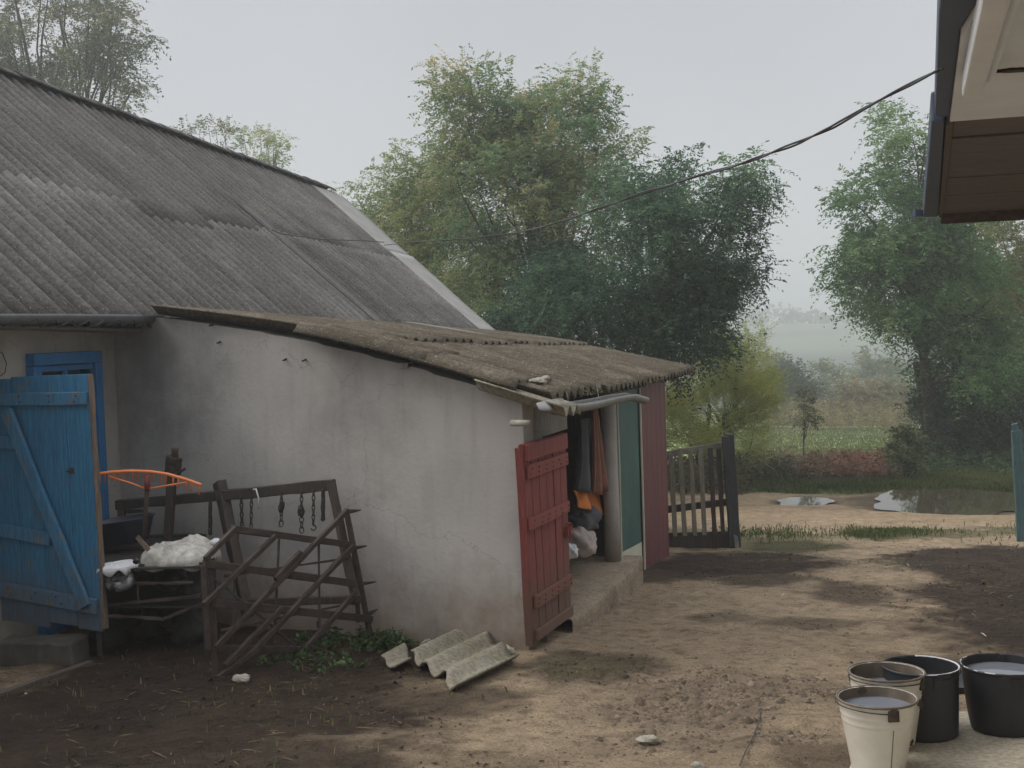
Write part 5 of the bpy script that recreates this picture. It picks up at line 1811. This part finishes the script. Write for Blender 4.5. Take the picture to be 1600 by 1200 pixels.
def plant(name, label, cat, base, blobs, mat, nclump=70, clump=.55, per=40, L=.4, K=7, ll=.07, lw=.03, droop=.35, seed=1,
          trunk_r=.12, stems=1, tint=(.15, .85), tint_h=.15, group=None, limbs=26, upw=.1, shell=.45, trunk='bark', part=('trunk', 'crown'), outw=.6, spread=.2):
    """blobs: (px, py, depth, rx_px, ry_px, depth radius m, weight)"""
    r = np.random.RandomState(seed)
    rt = root(name, label, cat, base, group)
    C_ = []; 
    for (px, py, d, rx, ry, rd, wt) in blobs:
        C_.append((at(px, py, d), np.array([rx * d / 1250, rd, ry * d / 1250]), wt))
    wts = np.array([c[2] * np.prod(c[1]) ** .67 for c in C_]); wts /= wts.sum()
    nclump = int(nclump * .74); per = int(per * 1.15)
    ids = r.choice(len(C_), nclump, p=wts)
    q = nrmz(r.normal(size=(nclump, 3))) * (shell + (1 - shell) * r.uniform(0, 1, (nclump, 1)) ** .6)
    cc = np.array([C_[i][0] for i in ids]); rr_ = np.array([C_[i][1] for i in ids])
    cp = cc + q * rr_
    whole = np.average([c[0] for c in C_], axis=0, weights=wts)
    outd = nrmz(nrmz(q) + .5 * nrmz(cp - whole))
    ct = r.uniform(tint[0], tint[1], nclump)
    N = nclump * per
    ci = np.repeat(np.arange(nclump), per)
    P = cp[ci] + np.clip(r.normal(size=(N, 3)), -1.6, 1.6) * clump * np.array([.5, .5, .36])
    D = nrmz(outd[ci] * outw + r.normal(size=(N, 3)) * .5 + np.array([0, 0, upw]))
    zr = (P[:, 2] - whole[2]) / (np.ptp(P[:, 2]) + .1)
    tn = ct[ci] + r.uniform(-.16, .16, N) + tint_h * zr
    V, fc, tt_ = fronds(r, P, D, L * r.uniform(.55, 1.25, N), K, ll, lw, droop, tn)
    fast_mesh(part[1], mat, V, fc, np.clip(tt_, 0, 1), parent=rt)
    b = MB()
    base = V3(base)
    tops = []
    for k in range(stems):
        an = r.uniform(0, 6.28)
        bp = base + np.array([math.cos(an), math.sin(an), 0]) * (spread if stems > 1 else 0)
        tgt = whole if stems == 1 else C_[k % len(C_)][0]
        tp = bp + (tgt - bp) * .62 + r.normal(size=3) * .1
        tops.append((bp - uz * .2, limb(b, bp - uz * .2, tp, trunk_r, trunk_r * .55, r, 9, .05, 8)))
    order = np.argsort(r.uniform(size=nclump))[:limbs]
    for i in order:
        bp, pts = min(tops, key=lambda t: np.linalg.norm(t[1][-1] - cp[i]))
        st = pts[r.randint(4, len(pts))]
        limb(b, st, cp[i], trunk_r * .38, trunk_r * .08, r, 7, .12, 5)
    b.build(part[0], trunk, rt, smooth=True)
    return rt

def ground_at(px, depth):
    p = at(px, 700, depth)
    return np.array([p[0], p[1], float(Gz(p[0], p[1]))])

plant('robinia_tree', 'dark green feathery tree close behind the shed roof', 'tree', ground_at(985, 15.0),
      [(1010, 430, 14.8, 115, 130, 1.6, 1.2), (1085, 400, 14.6, 70, 90, 1.3, 1), (920, 480, 14.6, 120, 90, 1.5, 1.1), (1060, 300, 14.9, 70, 45, 1.0, .7),
       (860, 520, 14.6, 90, 50, 1.2, .9), (1050, 520, 14.6, 70, 60, 1.3, 1), (980, 330, 15.2, 90, 60, 1.2, .9), (1180, 285, 14.6, 16, 34, .3, 5), (1145, 340, 14.6, 22, 45, .5, 2.2), (1150, 420, 14.5, 20, 50, .6, 1.6)],
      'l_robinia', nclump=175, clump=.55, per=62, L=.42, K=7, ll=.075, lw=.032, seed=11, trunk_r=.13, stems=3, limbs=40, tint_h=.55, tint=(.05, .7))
# long sprig reaching out over the right side of that tree is part of its crown
plant('robinia_tree', 'tall feathery tree with yellowing patches behind the dark tree', 'tree', ground_at(850, 17.5),
      [(870, 230, 17.4, 85, 85, 1.6, 1), (800, 330, 17.2, 95, 120, 1.7, 1.1), (905, 330, 17.2, 75, 90, 1.5, 1), (735, 165, 17.3, 50, 62, .9, .8), (910, 165, 17.5, 45, 42, .9, .8),
       (740, 260, 17.2, 60, 60, 1.2, .9), (820, 200, 17.4, 55, 38, 1, .5), (960, 260, 17.3, 30, 60, .9, .5), (800, 450, 17, 90, 65, 1.3, 1), (900, 420, 17, 60, 60, 1.2, .9)],
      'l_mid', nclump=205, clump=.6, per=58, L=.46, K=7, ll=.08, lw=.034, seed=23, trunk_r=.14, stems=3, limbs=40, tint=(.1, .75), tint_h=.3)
plant('robinia_tree', 'pale yellow green feathery tree beside the farmhouse roof edge', 'tree', ground_at(660, 19.0),
      [(670, 340, 19, 75, 80, 1.5, 1), (640, 270, 19, 40, 40, 1, .7), (720, 410, 18.6, 80, 70, 1.5, 1), (585, 325, 19, 32, 45, .9, .7), (760, 470, 18, 60, 50, 1.2, .8), (700, 290, 19, 40, 45, 1, .7), (620, 360, 18.8, 50, 40, 1.2, .8)],
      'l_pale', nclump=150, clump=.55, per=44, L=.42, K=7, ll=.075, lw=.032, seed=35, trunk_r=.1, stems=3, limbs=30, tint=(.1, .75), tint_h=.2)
plant('willow_bush', 'bright yellow green willow bush behind the picket gate', 'bush', ground_at(1125, 17.5),
      [(1120, 640, 17.5, 70, 62, 1.2, 1), (1125, 575, 17.5, 45, 45, .9, .8), (1175, 620, 17.3, 38, 62, .9, .9), (1070, 655, 17.3, 45, 50, 1, .9), (1130, 690, 17.2, 75, 38, 1.1, .9), (1180, 560, 17.6, 18, 30, .4, .3)],
      'l_willow', nclump=150, clump=.34, per=40, L=.55, K=8, ll=.075, lw=.014, seed=41, trunk_r=.035, stems=9, limbs=50, upw=.9, droop=.15, outw=.5, part=('stem', 'foliage'), spread=.5)
plant('ash_tree', 'tall leafy green tree at the right of the road', 'tree', ground_at(1480, 20.5),
      [(1418, 215, 20.4, 40, 62, 1.1, 1), (1385, 330, 20.3, 70, 80, 1.5, 1), (1450, 330, 20.4, 70, 90, 1.5, 1), (1420, 450, 20.2, 95, 80, 1.8, 1.1),
       (1500, 470, 20.3, 75, 90, 1.8, 1), (1430, 260, 20.4, 60, 60, 1.4, .9), (1500, 370, 20.6, 60, 80, 1.6, .9), (1420, 385, 20.2, 80, 60, 1.5, .9), (1540, 560, 20.4, 60, 70, 1.4, .8), (1342, 435, 20, 52, 52, 1.2, .9), (1425, 500, 19.9, 55, 34, 1.2, .9), (1505, 570, 20, 62, 60, 1.5, 1), (1345, 265, 20.3, 28, 22, .6, .4), (1325, 395, 20, 28, 22, .6, .4), (1455, 160, 20.4, 20, 20, .5, .4)],
      'l_ash', nclump=260, clump=.6, per=46, L=.42, K=5, ll=.11, lw=.042, seed=52, trunk_r=.15, stems=4, limbs=46, droop=.45, spread=.5)
plant('turning_tree', 'yellowing tree behind the tall leafy right-hand tree', 'tree', ground_at(1600, 25),
      [(1560, 420, 25, 70, 75, 2, 1), (1620, 500, 25, 80, 110, 2, 1), (1540, 360, 25, 50, 30, 1.4, .6), (1590, 580, 24.6, 60, 60, 1.8, .8), (1680, 420, 25, 80, 110, 2, .8)],
      'l_yellow', nclump=180, clump=.7, per=52, L=.45, K=5, ll=.12, lw=.05, seed=61, trunk_r=.17, stems=3, limbs=34, spread=.5)
for k, (px, py, d, rx, ry, nm, lb) in enumerate(((1520, 655, 20.8, 66, 74, 'shrub', 'dense dark shrub around the foot of the tall leafy tree'), (1590, 650, 21.5, 60, 80, 'shrub', 'tall dark shrub behind the teal gate post'), (1470, 668, 20.4, 40, 60, 'shrub', 'low dark shrub left of the tree trunks beside the field'))):
    plant(nm, lb, 'shrub', ground_at(px, d), [(px, py, d, rx, ry, 1.0, 1), (px + 12, py + 25, d - .2, rx * .9, ry * .6, .8, 1)],
          'l_farblue', nclump=64, clump=.42, per=40, L=.35, K=5, ll=.085, lw=.04, seed=70 + k, trunk_r=.04, stems=5, limbs=20, part=('stem', 'foliage'), spread=.4)
plant('shrub', 'pale leafed young shrub at the edge of the brambles', 'shrub', ground_at(1415, 17.8), [(1415, 702, 17.8, 24, 38, .4, 1)], 'l_shrub', nclump=22, clump=.16, per=22, L=.2, K=4, ll=.075, lw=.045, seed=81, trunk_r=.02, stems=4, limbs=10, part=('stem', 'foliage'), spread=.12)
plant('sapling', 'thin young sapling standing alone in the field edge', 'sapling', ground_at(1253, 20), [(1258, 640, 20, 16, 28, .35, 1), (1265, 670, 20, 10, 14, .25, .4)], 'l_shrub', nclump=16, clump=.2, per=14, L=.25, K=4, ll=.07, lw=.035, seed=83, trunk_r=.022, stems=1, limbs=8, part=('stem', 'foliage'))
plant('tall_tree', 'big hazy tree with dark limbs beyond the farmhouse ridge', 'tree', ground_at(80, 25),
      [(40, 50, 25, 95, 70, 2.2, 1), (165, 60, 25, 70, 60, 1.8, 1), (110, 110, 25, 90, 50, 2, .8), (190, 140, 24.6, 35, 38, 1, .7), (-60, 70, 25, 80, 90, 2, .8), (150, -10, 25, 60, 40, 1.6, .4), (40, -50, 25, 100, 50, 2, .5)],
      'l_far', nclump=150, clump=.55, per=38, L=.4, K=5, ll=.10, lw=.05, seed=91, trunk_r=.17, stems=4, limbs=60, shell=.3, spread=.5)
plant('thin_tree', 'sparse hazy treetops showing over the ridge, nearer the big tree', 'tree', ground_at(330, 27), [(325, 222, 27, 48, 26, 1, 1), (300, 260, 27, 60, 30, 1, .6)], 'l_far', nclump=38, clump=.4, per=10, L=.5, K=5, ll=.09, lw=.04, seed=95, trunk_r=.08, stems=3, limbs=30, upw=.7)
plant('thin_tree', 'sparse yellowish treetops showing over the middle of the ridge', 'tree', ground_at(405, 27), [(405, 240, 27, 45, 30, 1, 1), (430, 235, 27, 22, 22, .6, .5)], 'l_pale', nclump=38, clump=.4, per=12, L=.5, K=5, ll=.09, lw=.04, seed=97, trunk_r=.08, stems=3, limbs=30, upw=.7)
# edge of the field, in the mist
FAR = [(1350, 638, 46, 56, 32, 'l_straw', 'straw coloured bush at the far edge of the field', 'bush', 60), (1232, 622, 49, 30, 48, 'l_farblue', 'dark bluish tree at the far left edge of the field', 'tree', 60), (1290, 615, 62, 42, 44, 'l_far', 'misty green tree behind the straw coloured bush, left of its middle', 'tree', 60),
       (1365, 600, 66, 50, 45, 'l_far', 'misty tree behind the straw coloured bush, under the leafy branches', 'tree', 60), (1215, 600, 70, 26, 40, 'l_far', 'faint misty tree behind the dark bluish tree', 'tree', 50), (1440, 630, 50, 40, 50, 'l_far', 'misty tree behind the low dark shrub', 'tree', 50)]
for k, (px, py, d, rx, ry, m, lb, ct, nc) in enumerate(FAR):
    plant('bush' if ct == 'bush' else 'misty_tree', lb, ct, ground_at(px, d), [(px, py, d, rx, ry, rx * d / 1250 * .8, 1), (px + rx * .3, py + ry * .5, d - .5, rx * .8, ry * .5, rx * d / 1250 * .6, .6)],
          m, nclump=nc, clump=.9, per=34, L=.7, K=4, ll=.24, lw=.10, seed=110 + k, trunk_r=.09, stems=5, limbs=24, upw=.5, group='misty trees at the field edge' if ct == 'tree' else None, spread=1.2)

def scatter_fronds(name, label, mat, P, L, K, ll, lw, seed, up=.7, droop=.3, tint=None, kind='stuff'):
    r = np.random.RandomState(seed)
    D = nrmz(r.normal(size=P.shape) * .6 + np.array([0, 0, up]))
    tn = r.uniform(0, 1, len(P)) if tint is None else tint
    V, fc, t = fronds(r, P, D, L * r.uniform(.5, 1.3, len(P)), K, ll, lw, droop, tn)
    return tag(fast_mesh(name, mat, V, fc, np.clip(t, 0, 1)), label, None, None, kind)

def on_ground(px0, px1, py0, py1, n, r, hmax=0, hsc=None):
    c = [ground_hit(px0, py1), ground_hit(px1, py1), ground_hit(px1, py0), ground_hit(px0, py0)]
    u_ = r.uniform(0, 1, n); v_ = r.uniform(0, 1, n)
    c = [q[:2] for q in c]
    XY = (c[0][None] * (1 - u_)[:, None] + c[1][None] * u_[:, None]) * (1 - v_)[:, None] + (c[3][None] * (1 - u_)[:, None] + c[2][None] * u_[:, None]) * v_[:, None]
    z = Gz(XY[:, 0], XY[:, 1])
    return np.column_stack([XY, z]), u_, v_

r = np.random.RandomState(201)
# brambles between road verge and field
P, u_, v_ = on_ground(1165, 1400, 732, 752, 2600, r)
hh = .55 * fbm(P[:, 0] * 1.2, P[:, 1] * 1.2, 203, 3) * r.uniform(0, 1, len(P)) ** .6
P[:, 2] += hh
red = np.clip((u_ - .25) * 2.2, 0, 1) * (1 - sstep(.88, 1, u_)) * .55
scatter_fronds('brambles', 'reddish brown bramble tangle along the field edge', 'l_bramble', P, .24, 4, .07, .045, 205, .5, .4, np.clip(.15 + red + r.uniform(-.15, .3, len(P)), 0, 1))
P, u_, v_ = on_ground(1185, 1420, 715, 742, 1300, r)
P[:, 2] += .12 * r.uniform(0, 1, len(P))
scatter_fronds('dry_weeds', 'dry straw coloured weeds behind the brambles', 'l_straw', P, .28, 4, .08, .02, 207, 1.4, .1)
P, u_, v_ = on_ground(1390, 1640, 700, 744, 2600, r)
P[:, 2] += .35 * r.uniform(0, 1, len(P)) ** 1.5
scatter_fronds('undergrowth', 'dark undergrowth beneath the trees at the right', 'weed', P, .3, 4, .09, .035, 209, .9, .3)
P, u_, v_ = on_ground(1190, 1440, 664, 675, 1500, r)
P[:, 2] += 1.0 * r.uniform(0, 1, len(P)) ** 1.5
scatter_fronds('field_edge_weeds', 'dry brown weeds along the far edge of the field', 'l_straw', P, .8, 4, .2, .06, 211, 1.2, .1)
P, u_, v_ = on_ground(1040, 1170, 745, 775, 1200, r)
P[:, 2] += .5 * r.uniform(0, 1, len(P)) ** 1.5
scatter_fronds('weeds', 'tangled weeds behind the picket gate', 'l_bramble', P, .3, 4, .08, .04, 213, .8, .3, r.uniform(0, .45, len(P)))

# crest of the far hill
r = np.random.RandomState(301)
xs_ = np.linspace(-20, 285, 200) + r.normal(size=200) * 2.2
ys_ = (452 + A[1] * U[1] + A[0] * U[0] + r.normal(size=200) * 5 - xs_ * U[0]) / U[1]
pts = []
for x, y in zip(xs_, ys_):
    h = 8.5 * (.2 + .65 * vnoise(x * .09, 0, 7)) * r.uniform(.6, 1.1)
    n = 20
    pts.append(np.column_stack([x + r.normal(size=n) * 1.7, y + r.normal(size=n) * 1.7, float(Gz(x, y)) - .3 + h * r.uniform(.05, 1, n)]))
pts = np.concatenate(pts)
scatter_fronds('treeline', 'faint line of trees on the crest of the misty hill', 'l_farblue', pts, 1.8, 4, 1.1, .6, 303, .5, .2)

# ---- grass
def blades(P, h, wd, seed, tint):
    r = np.random.RandomState(seed); n = len(P)
    an = r.uniform(0, 6.28, n); ln = r.uniform(.05, .6, n)
    sd_ = np.stack([np.cos(an), np.sin(an), np.zeros(n)], 1); fw = np.stack([-np.sin(an), np.cos(an), np.zeros(n)], 1)
    h = np.broadcast_to(h, (n,))[:, None] * r.uniform(.5, 1.25, (n, 1)); w_ = wd * r.uniform(.6, 1.3, (n, 1))
    mid = P + np.array([0, 0, 1.0]) * h * .6 + fw * h * ln[:, None] * .3
    tip = P + np.array([0, 0, 1.0]) * h * (1 - ln[:, None] * .35) + fw * h * ln[:, None]
    V = np.stack([P - sd_ * w_ / 2, P + sd_ * w_ / 2, mid + sd_ * w_ * .4, tip, mid - sd_ * w_ * .4], 1).reshape(-1, 3)
    fc = np.arange(5 * n).reshape(-1, 5)
    return V, fc, np.repeat(tint, 5)

r = np.random.RandomState(401)
Pv, u_, v_ = on_ground(1040, 1680, 742, 782, 26000, r)
keep = road_v(Pv[:, 0], Pv[:, 1]) > r_far + .05 + .5 * (fbm(Pv[:, 0] * 2, Pv[:, 1] * 2, 403) - .5)
for p in PUD: keep &= puddle_r(Pv[:, 0], Pv[:, 1], p) > 1.04
keep &= fbm(Pv[:, 0] * 3, Pv[:, 1] * 3, 405) > .34
Pv = Pv[keep]
hv = .05 + .13 * fbm(Pv[:, 0] * 1.5, Pv[:, 1] * 1.5, 407, 3)
Va = blades(Pv, hv, .012, 409, np.clip(fbm(Pv[:, 0] * .8, Pv[:, 1] * .8, 411, 3) * 1.1 - .1 + r.uniform(-.2, .25, len(Pv)), 0, 1))
Vb, fb, tb2 = Va
tag(fast_mesh('verge_grass', 'grass', Vb, fb, tb2), 'rough green grass verge beyond the dirt road', None, None, 'stuff')
Pf, u_, v_ = on_ground(1100, 1560, 669, 740, 30000, r)
Vb, fb, tb2 = blades(Pf, .10, .03, 413, np.clip(.35 + .5 * fbm(Pf[:, 0] * .3, Pf[:, 1] * .3, 415, 3) + r.uniform(-.2, .25, len(Pf)), 0, 1))
tag(fast_mesh('field_grass', 'grass', Vb, fb, tb2), 'pale green meadow grass beyond the brambles', None, None, 'stuff')
# yard: tufts along the road edge and thin grass on the trodden soil
c0 = ground_hit(1320, 900)
XY = np.column_stack([r.uniform(-5.5, 9.5, 260000), r.uniform(4.2, 20.5, 260000)])
mm = blob_mask(XY[:, 0], XY[:, 1], MOSSY, .7)
cl = fbm(XY[:, 0] * 5, XY[:, 1] * 5, 421, 3)
a_ = (XY[:, 0] - A[0]) * U[0] + (XY[:, 1] - A[1]) * U[1]; b_ = (XY[:, 0] - A[0]) * OUT[0] + (XY[:, 1] - A[1]) * OUT[1]
outside = ~((a_ > -.02) & (a_ < 14) & (b_ < .35)) & (b_ > -sidelen)
keep = (r.uniform(0, 1, len(XY)) < mm * sstep(.42, .6, cl) * .4) & outside & (road_v(XY[:, 0], XY[:, 1]) < r_near + .1)
Pg = XY[keep]; Pg = np.column_stack([Pg, Gz(Pg[:, 0], Pg[:, 1]) - .005])
sp = XY[(r.uniform(0, 1, len(XY)) < .055 * blob_mask(XY[:, 0], XY[:, 1], DARK) * sstep(.45, .62, cl)) & outside & (XY[:, 0] < .4) & (XY[:, 1] < 9.6)]
sp = np.column_stack([sp, Gz(sp[:, 0], sp[:, 1]) - .004])
Pg2 = np.concatenate([Pg, sp])
hgt = np.concatenate([.006 + .022 * fbm(Pg[:, 0] * 2, Pg[:, 1] * 2, 423, 2), np.full(len(sp), .045)])
tnt = np.concatenate([np.clip(r.normal(.6, .25, len(Pg)), 0, 1), np.clip(r.normal(.62, .3, len(sp)), 0, 1)])
Vb, fb, tb2 = blades(Pg2, hgt, .007, 425, tnt)
tag(fast_mesh('yard_grass', 'grass', Vb, fb, tb2), 'thin trampled grass on the yard soil', None, None, 'stuff')
# lush tufts by the path and green weeds at the wall foot
tf = []
for (px, py, n, sp_) in ((1378, 834, 900, .28), (1350, 838, 300, .15), (1420, 830, 300, .2), (1185, 838, 500, .45), (1215, 832, 250, .4), (1570, 836, 250, .8)):
    c = ground_hit(px, py)
    q = r.normal(size=(n, 2)) * sp_ + c[:2]
    tf.append(q * 1)
tf = np.concatenate(tf); tf = np.column_stack([tf, Gz(tf[:, 0], tf[:, 1]) - .005])
Vb, fb, tb2 = blades(tf, .075, .010, 431, np.clip(r.normal(.45, .2, len(tf)), 0, 1))
tag(fast_mesh('grass_tufts', 'grass', Vb, fb, tb2), 'lush grass tufts where the yard meets the road', None, None, 'stuff')
wd_ = []
for (px, py, n, sp_) in ((640, 996, 420, .12), (660, 990, 300, .10), (612, 1008, 220, .12), (590, 1000, 90, .1), (540, 1010, 90, .2), (480, 1040, 60, .25), (990, 905, 60, .05), (700, 985, 40, .12)):
    c = ground_hit(px, py)
    wd_.append(r.normal(size=(n, 2)) * sp_ + c[:2])
wd_ = np.concatenate(wd_)
ok = ((wd_ - A[:2]) @ U[:2] < -.03) | ((wd_ - A[:2]) @ OUT[:2] > .25)
wd_ = wd_[ok]; wd_ = np.column_stack([wd_, Gz(wd_[:, 0], wd_[:, 1]) + r.uniform(0, .07, len(wd_))])
scatter_fronds('weeds', 'dark green weeds at the foot of the white wall', 'weed', wd_, .10, 4, .035, .018, 433, .9, .4)

# ---- straw litter and pebbles
r = np.random.RandomState(501)
XY = np.column_stack([r.uniform(-4.2, 4.6, 40000), r.uniform(4.4, 15, 40000)])
a_ = (XY[:, 0] - A[0]) * U[0] + (XY[:, 1] - A[1]) * U[1]; b_ = (XY[:, 0] - A[0]) * OUT[0] + (XY[:, 1] - A[1]) * OUT[1]
outside = ~((a_ > -.03) & (b_ < .4)) & ~((XY[:, 0] > 1.35) & (XY[:, 1] < 6.0))
dk = blob_mask(XY[:, 0], XY[:, 1], DARK)
cl = fbm(XY[:, 0] * 2.5, XY[:, 1] * 2.5, 503, 3)
keep = outside & (r.uniform(0, 1, len(XY)) < .012 + .12 * dk * sstep(.4, .65, cl))
P = XY[keep]; n = len(P); P = np.column_stack([P, Gz(P[:, 0], P[:, 1]) + .004])
an = r.uniform(0, 6.28, n); ln = r.uniform(.012, .055, n); wq = r.uniform(.0009, .0022, n)
big = r.uniform(0, 1, n) > .988; wq[big] *= 2.2
d = np.stack([np.cos(an), np.sin(an), r.normal(size=n) * .12], 1) * ln[:, None]; sd_ = np.stack([-np.sin(an), np.cos(an), np.zeros(n)], 1) * wq[:, None]
up_ = np.array([0, 0, 1.0]) * wq[:, None] * 1.5
V = np.stack([P - d - sd_, P - d + sd_, P + d + sd_ + up_, P + d - sd_ + up_, P + up_ * 2.2], 1).reshape(-1, 3)
k5 = np.arange(n)[:, None] * 5
fc = np.concatenate([k5 + np.array([[0, 1, 4]]), k5 + np.array([[1, 2, 4]]), k5 + np.array([[2, 3, 4]]), k5 + np.array([[3, 0, 4]])])
t_ = np.clip(r.beta(1.4, 4.5, n) + big * .7, 0, 1)
tag(fast_mesh('straw_litter', 'straw', V, fc, np.repeat(t_, 5)), 'scattered straw and chaff on the soil', None, None, 'stuff')

XY = np.column_stack([r.uniform(-1.6, 5.2, 120000), r.uniform(4.4, 17, 120000)])
a_ = (XY[:, 0] - A[0]) * U[0] + (XY[:, 1] - A[1]) * U[1]; b_ = (XY[:, 0] - A[0]) * OUT[0] + (XY[:, 1] - A[1]) * OUT[1]
outside = ~((a_ > -.03) & (b_ < .45)) & ~((XY[:, 0] > 1.35) & (XY[:, 1] < 6.0))
gm = blob_mask(XY[:, 0], XY[:, 1], GRAVEL, .7, .6); cl = fbm(XY[:, 0] * 3, XY[:, 1] * 3, 505, 4)
keep = outside & (r.uniform(0, 1, len(XY)) < .55 * gm * (.4 + cl) + .035 * sstep(.45, .7, cl))
P = XY[keep]; n = len(P); P = np.column_stack([P, Gz(P[:, 0], P[:, 1])])
sz = .004 + .012 * r.beta(1.3, 5, n) * (1 + 2.2 * (gm[keep] > .4))
oc = np.array([[1, 0, 0], [.3, .95, 0], [-.8, .6, 0], [-.9, -.5, 0], [.2, -1, 0], [.1, .05, .75], [.4, .3, .55]])
ocf = np.array([[0, 1, 6], [1, 2, 5], [2, 3, 5], [3, 4, 5], [4, 0, 5], [0, 6, 5], [6, 1, 5]])
ph = r.uniform(0, 6.28, n); c_, s_q = np.cos(ph), np.sin(ph)
jit = 1 + r.normal(size=(n, 7, 3)) * .22
o = oc[None] * jit
X_ = o[..., 0] * c_[:, None] - o[..., 1] * s_q[:, None]; Y_ = o[..., 0] * s_q[:, None] + o[..., 1] * c_[:, None]
V = (P[:, None] + np.stack([X_, Y_, o[..., 2]], -1) * sz[:, None, None]).reshape(-1, 3)
fc = (np.arange(n)[:, None, None] * 7 + ocf[None]).reshape(-1, 3)
tag(fast_mesh('gravel', 'pebble', V, fc, np.repeat(np.clip(r.beta(1.8, 3.4, n), 0, 1), 7)), 'loose gravel and clods strewn over the clay path', None, None, 'stuff')

# dark trodden leaves, bark and dung crumbs on the damp patches
r = np.random.RandomState(601)
XY = np.column_stack([r.uniform(-4.6, 6.5, 90000), r.uniform(4.2, 17, 90000)])
a_ = (XY[:, 0] - A[0]) * U[0] + (XY[:, 1] - A[1]) * U[1]; b_ = (XY[:, 0] - A[0]) * OUT[0] + (XY[:, 1] - A[1]) * OUT[1]
outside = ~((a_ > -.03) & (b_ < .4)) & ~((XY[:, 0] > 1.35) & (XY[:, 1] < 6.0))
dk = blob_mask(XY[:, 0], XY[:, 1], DARK); cl = fbm(XY[:, 0] * 2.2, XY[:, 1] * 2.2, 603, 5)
keep = outside & (r.uniform(0, 1, len(XY)) < .45 * dk * sstep(.32, .6, cl) + .012 * sstep(.5, .7, cl))
P = XY[keep]; n = len(P); P = np.column_stack([P, Gz(P[:, 0], P[:, 1]) + .003])
sz = .007 + .02 * r.beta(1.4, 4, n)
an = r.uniform(0, 6.28, n); c_, s_q = np.cos(an), np.sin(an)
q5 = np.array([[-1, 0], [-.2, -.55], [.9, -.25], [1, .3], [-.1, .5]])[None] * (1 + r.normal(size=(n, 5, 2)) * .25)
X_ = q5[..., 0] * c_[:, None] - q5[..., 1] * s_q[:, None]; Y_ = q5[..., 0] * s_q[:, None] + q5[..., 1] * c_[:, None]
V = (P[:, None] + np.stack([X_, Y_, .35 * np.abs(r.normal(size=(n, 5)))], -1) * sz[:, None, None]).reshape(-1, 3)
tag(fast_mesh('leaf_litter', 'litter', V, np.arange(5 * n).reshape(-1, 5), np.repeat(np.clip(r.beta(1.5, 3.5, n), 0, 1), 5)), 'dark trodden leaf litter on the damp soil', None, None, 'stuff')

# ------------------------------------------------------------------ mist
b = MB()
lo = np.array([-290, -40, -18.0]); hi = np.array([290, 552, 12.5])
c8 = [(x, y, z) for z in (lo[2], hi[2]) for y in (lo[1], hi[1]) for x in (lo[0], hi[0])]
b.add(c8, [(0, 2, 3, 1), (4, 5, 7, 6), (0, 1, 5, 4), (2, 6, 7, 3), (0, 4, 6, 2), (1, 3, 7, 5)])
m = bpy.data.materials.new('mist'); m.use_nodes = True; n = m.node_tree; n.nodes.clear()
o_ = n.nodes.new('ShaderNodeOutputMaterial'); pv = n.nodes.new('ShaderNodeVolumePrincipled')
pv.inputs['Color'].default_value = (.97, .985, 1, 1)
pv.inputs['Density'].default_value = .0031
pv.inputs['Anisotropy'].default_value = .6
n.links.new(pv.outputs[0], o_.inputs['Volume'])
MT['mist'] = m
hz = tag(b.build('haze', 'mist', origin=(0, 0, 0)), 'pale morning mist filling the valley', None, None, 'stuff')
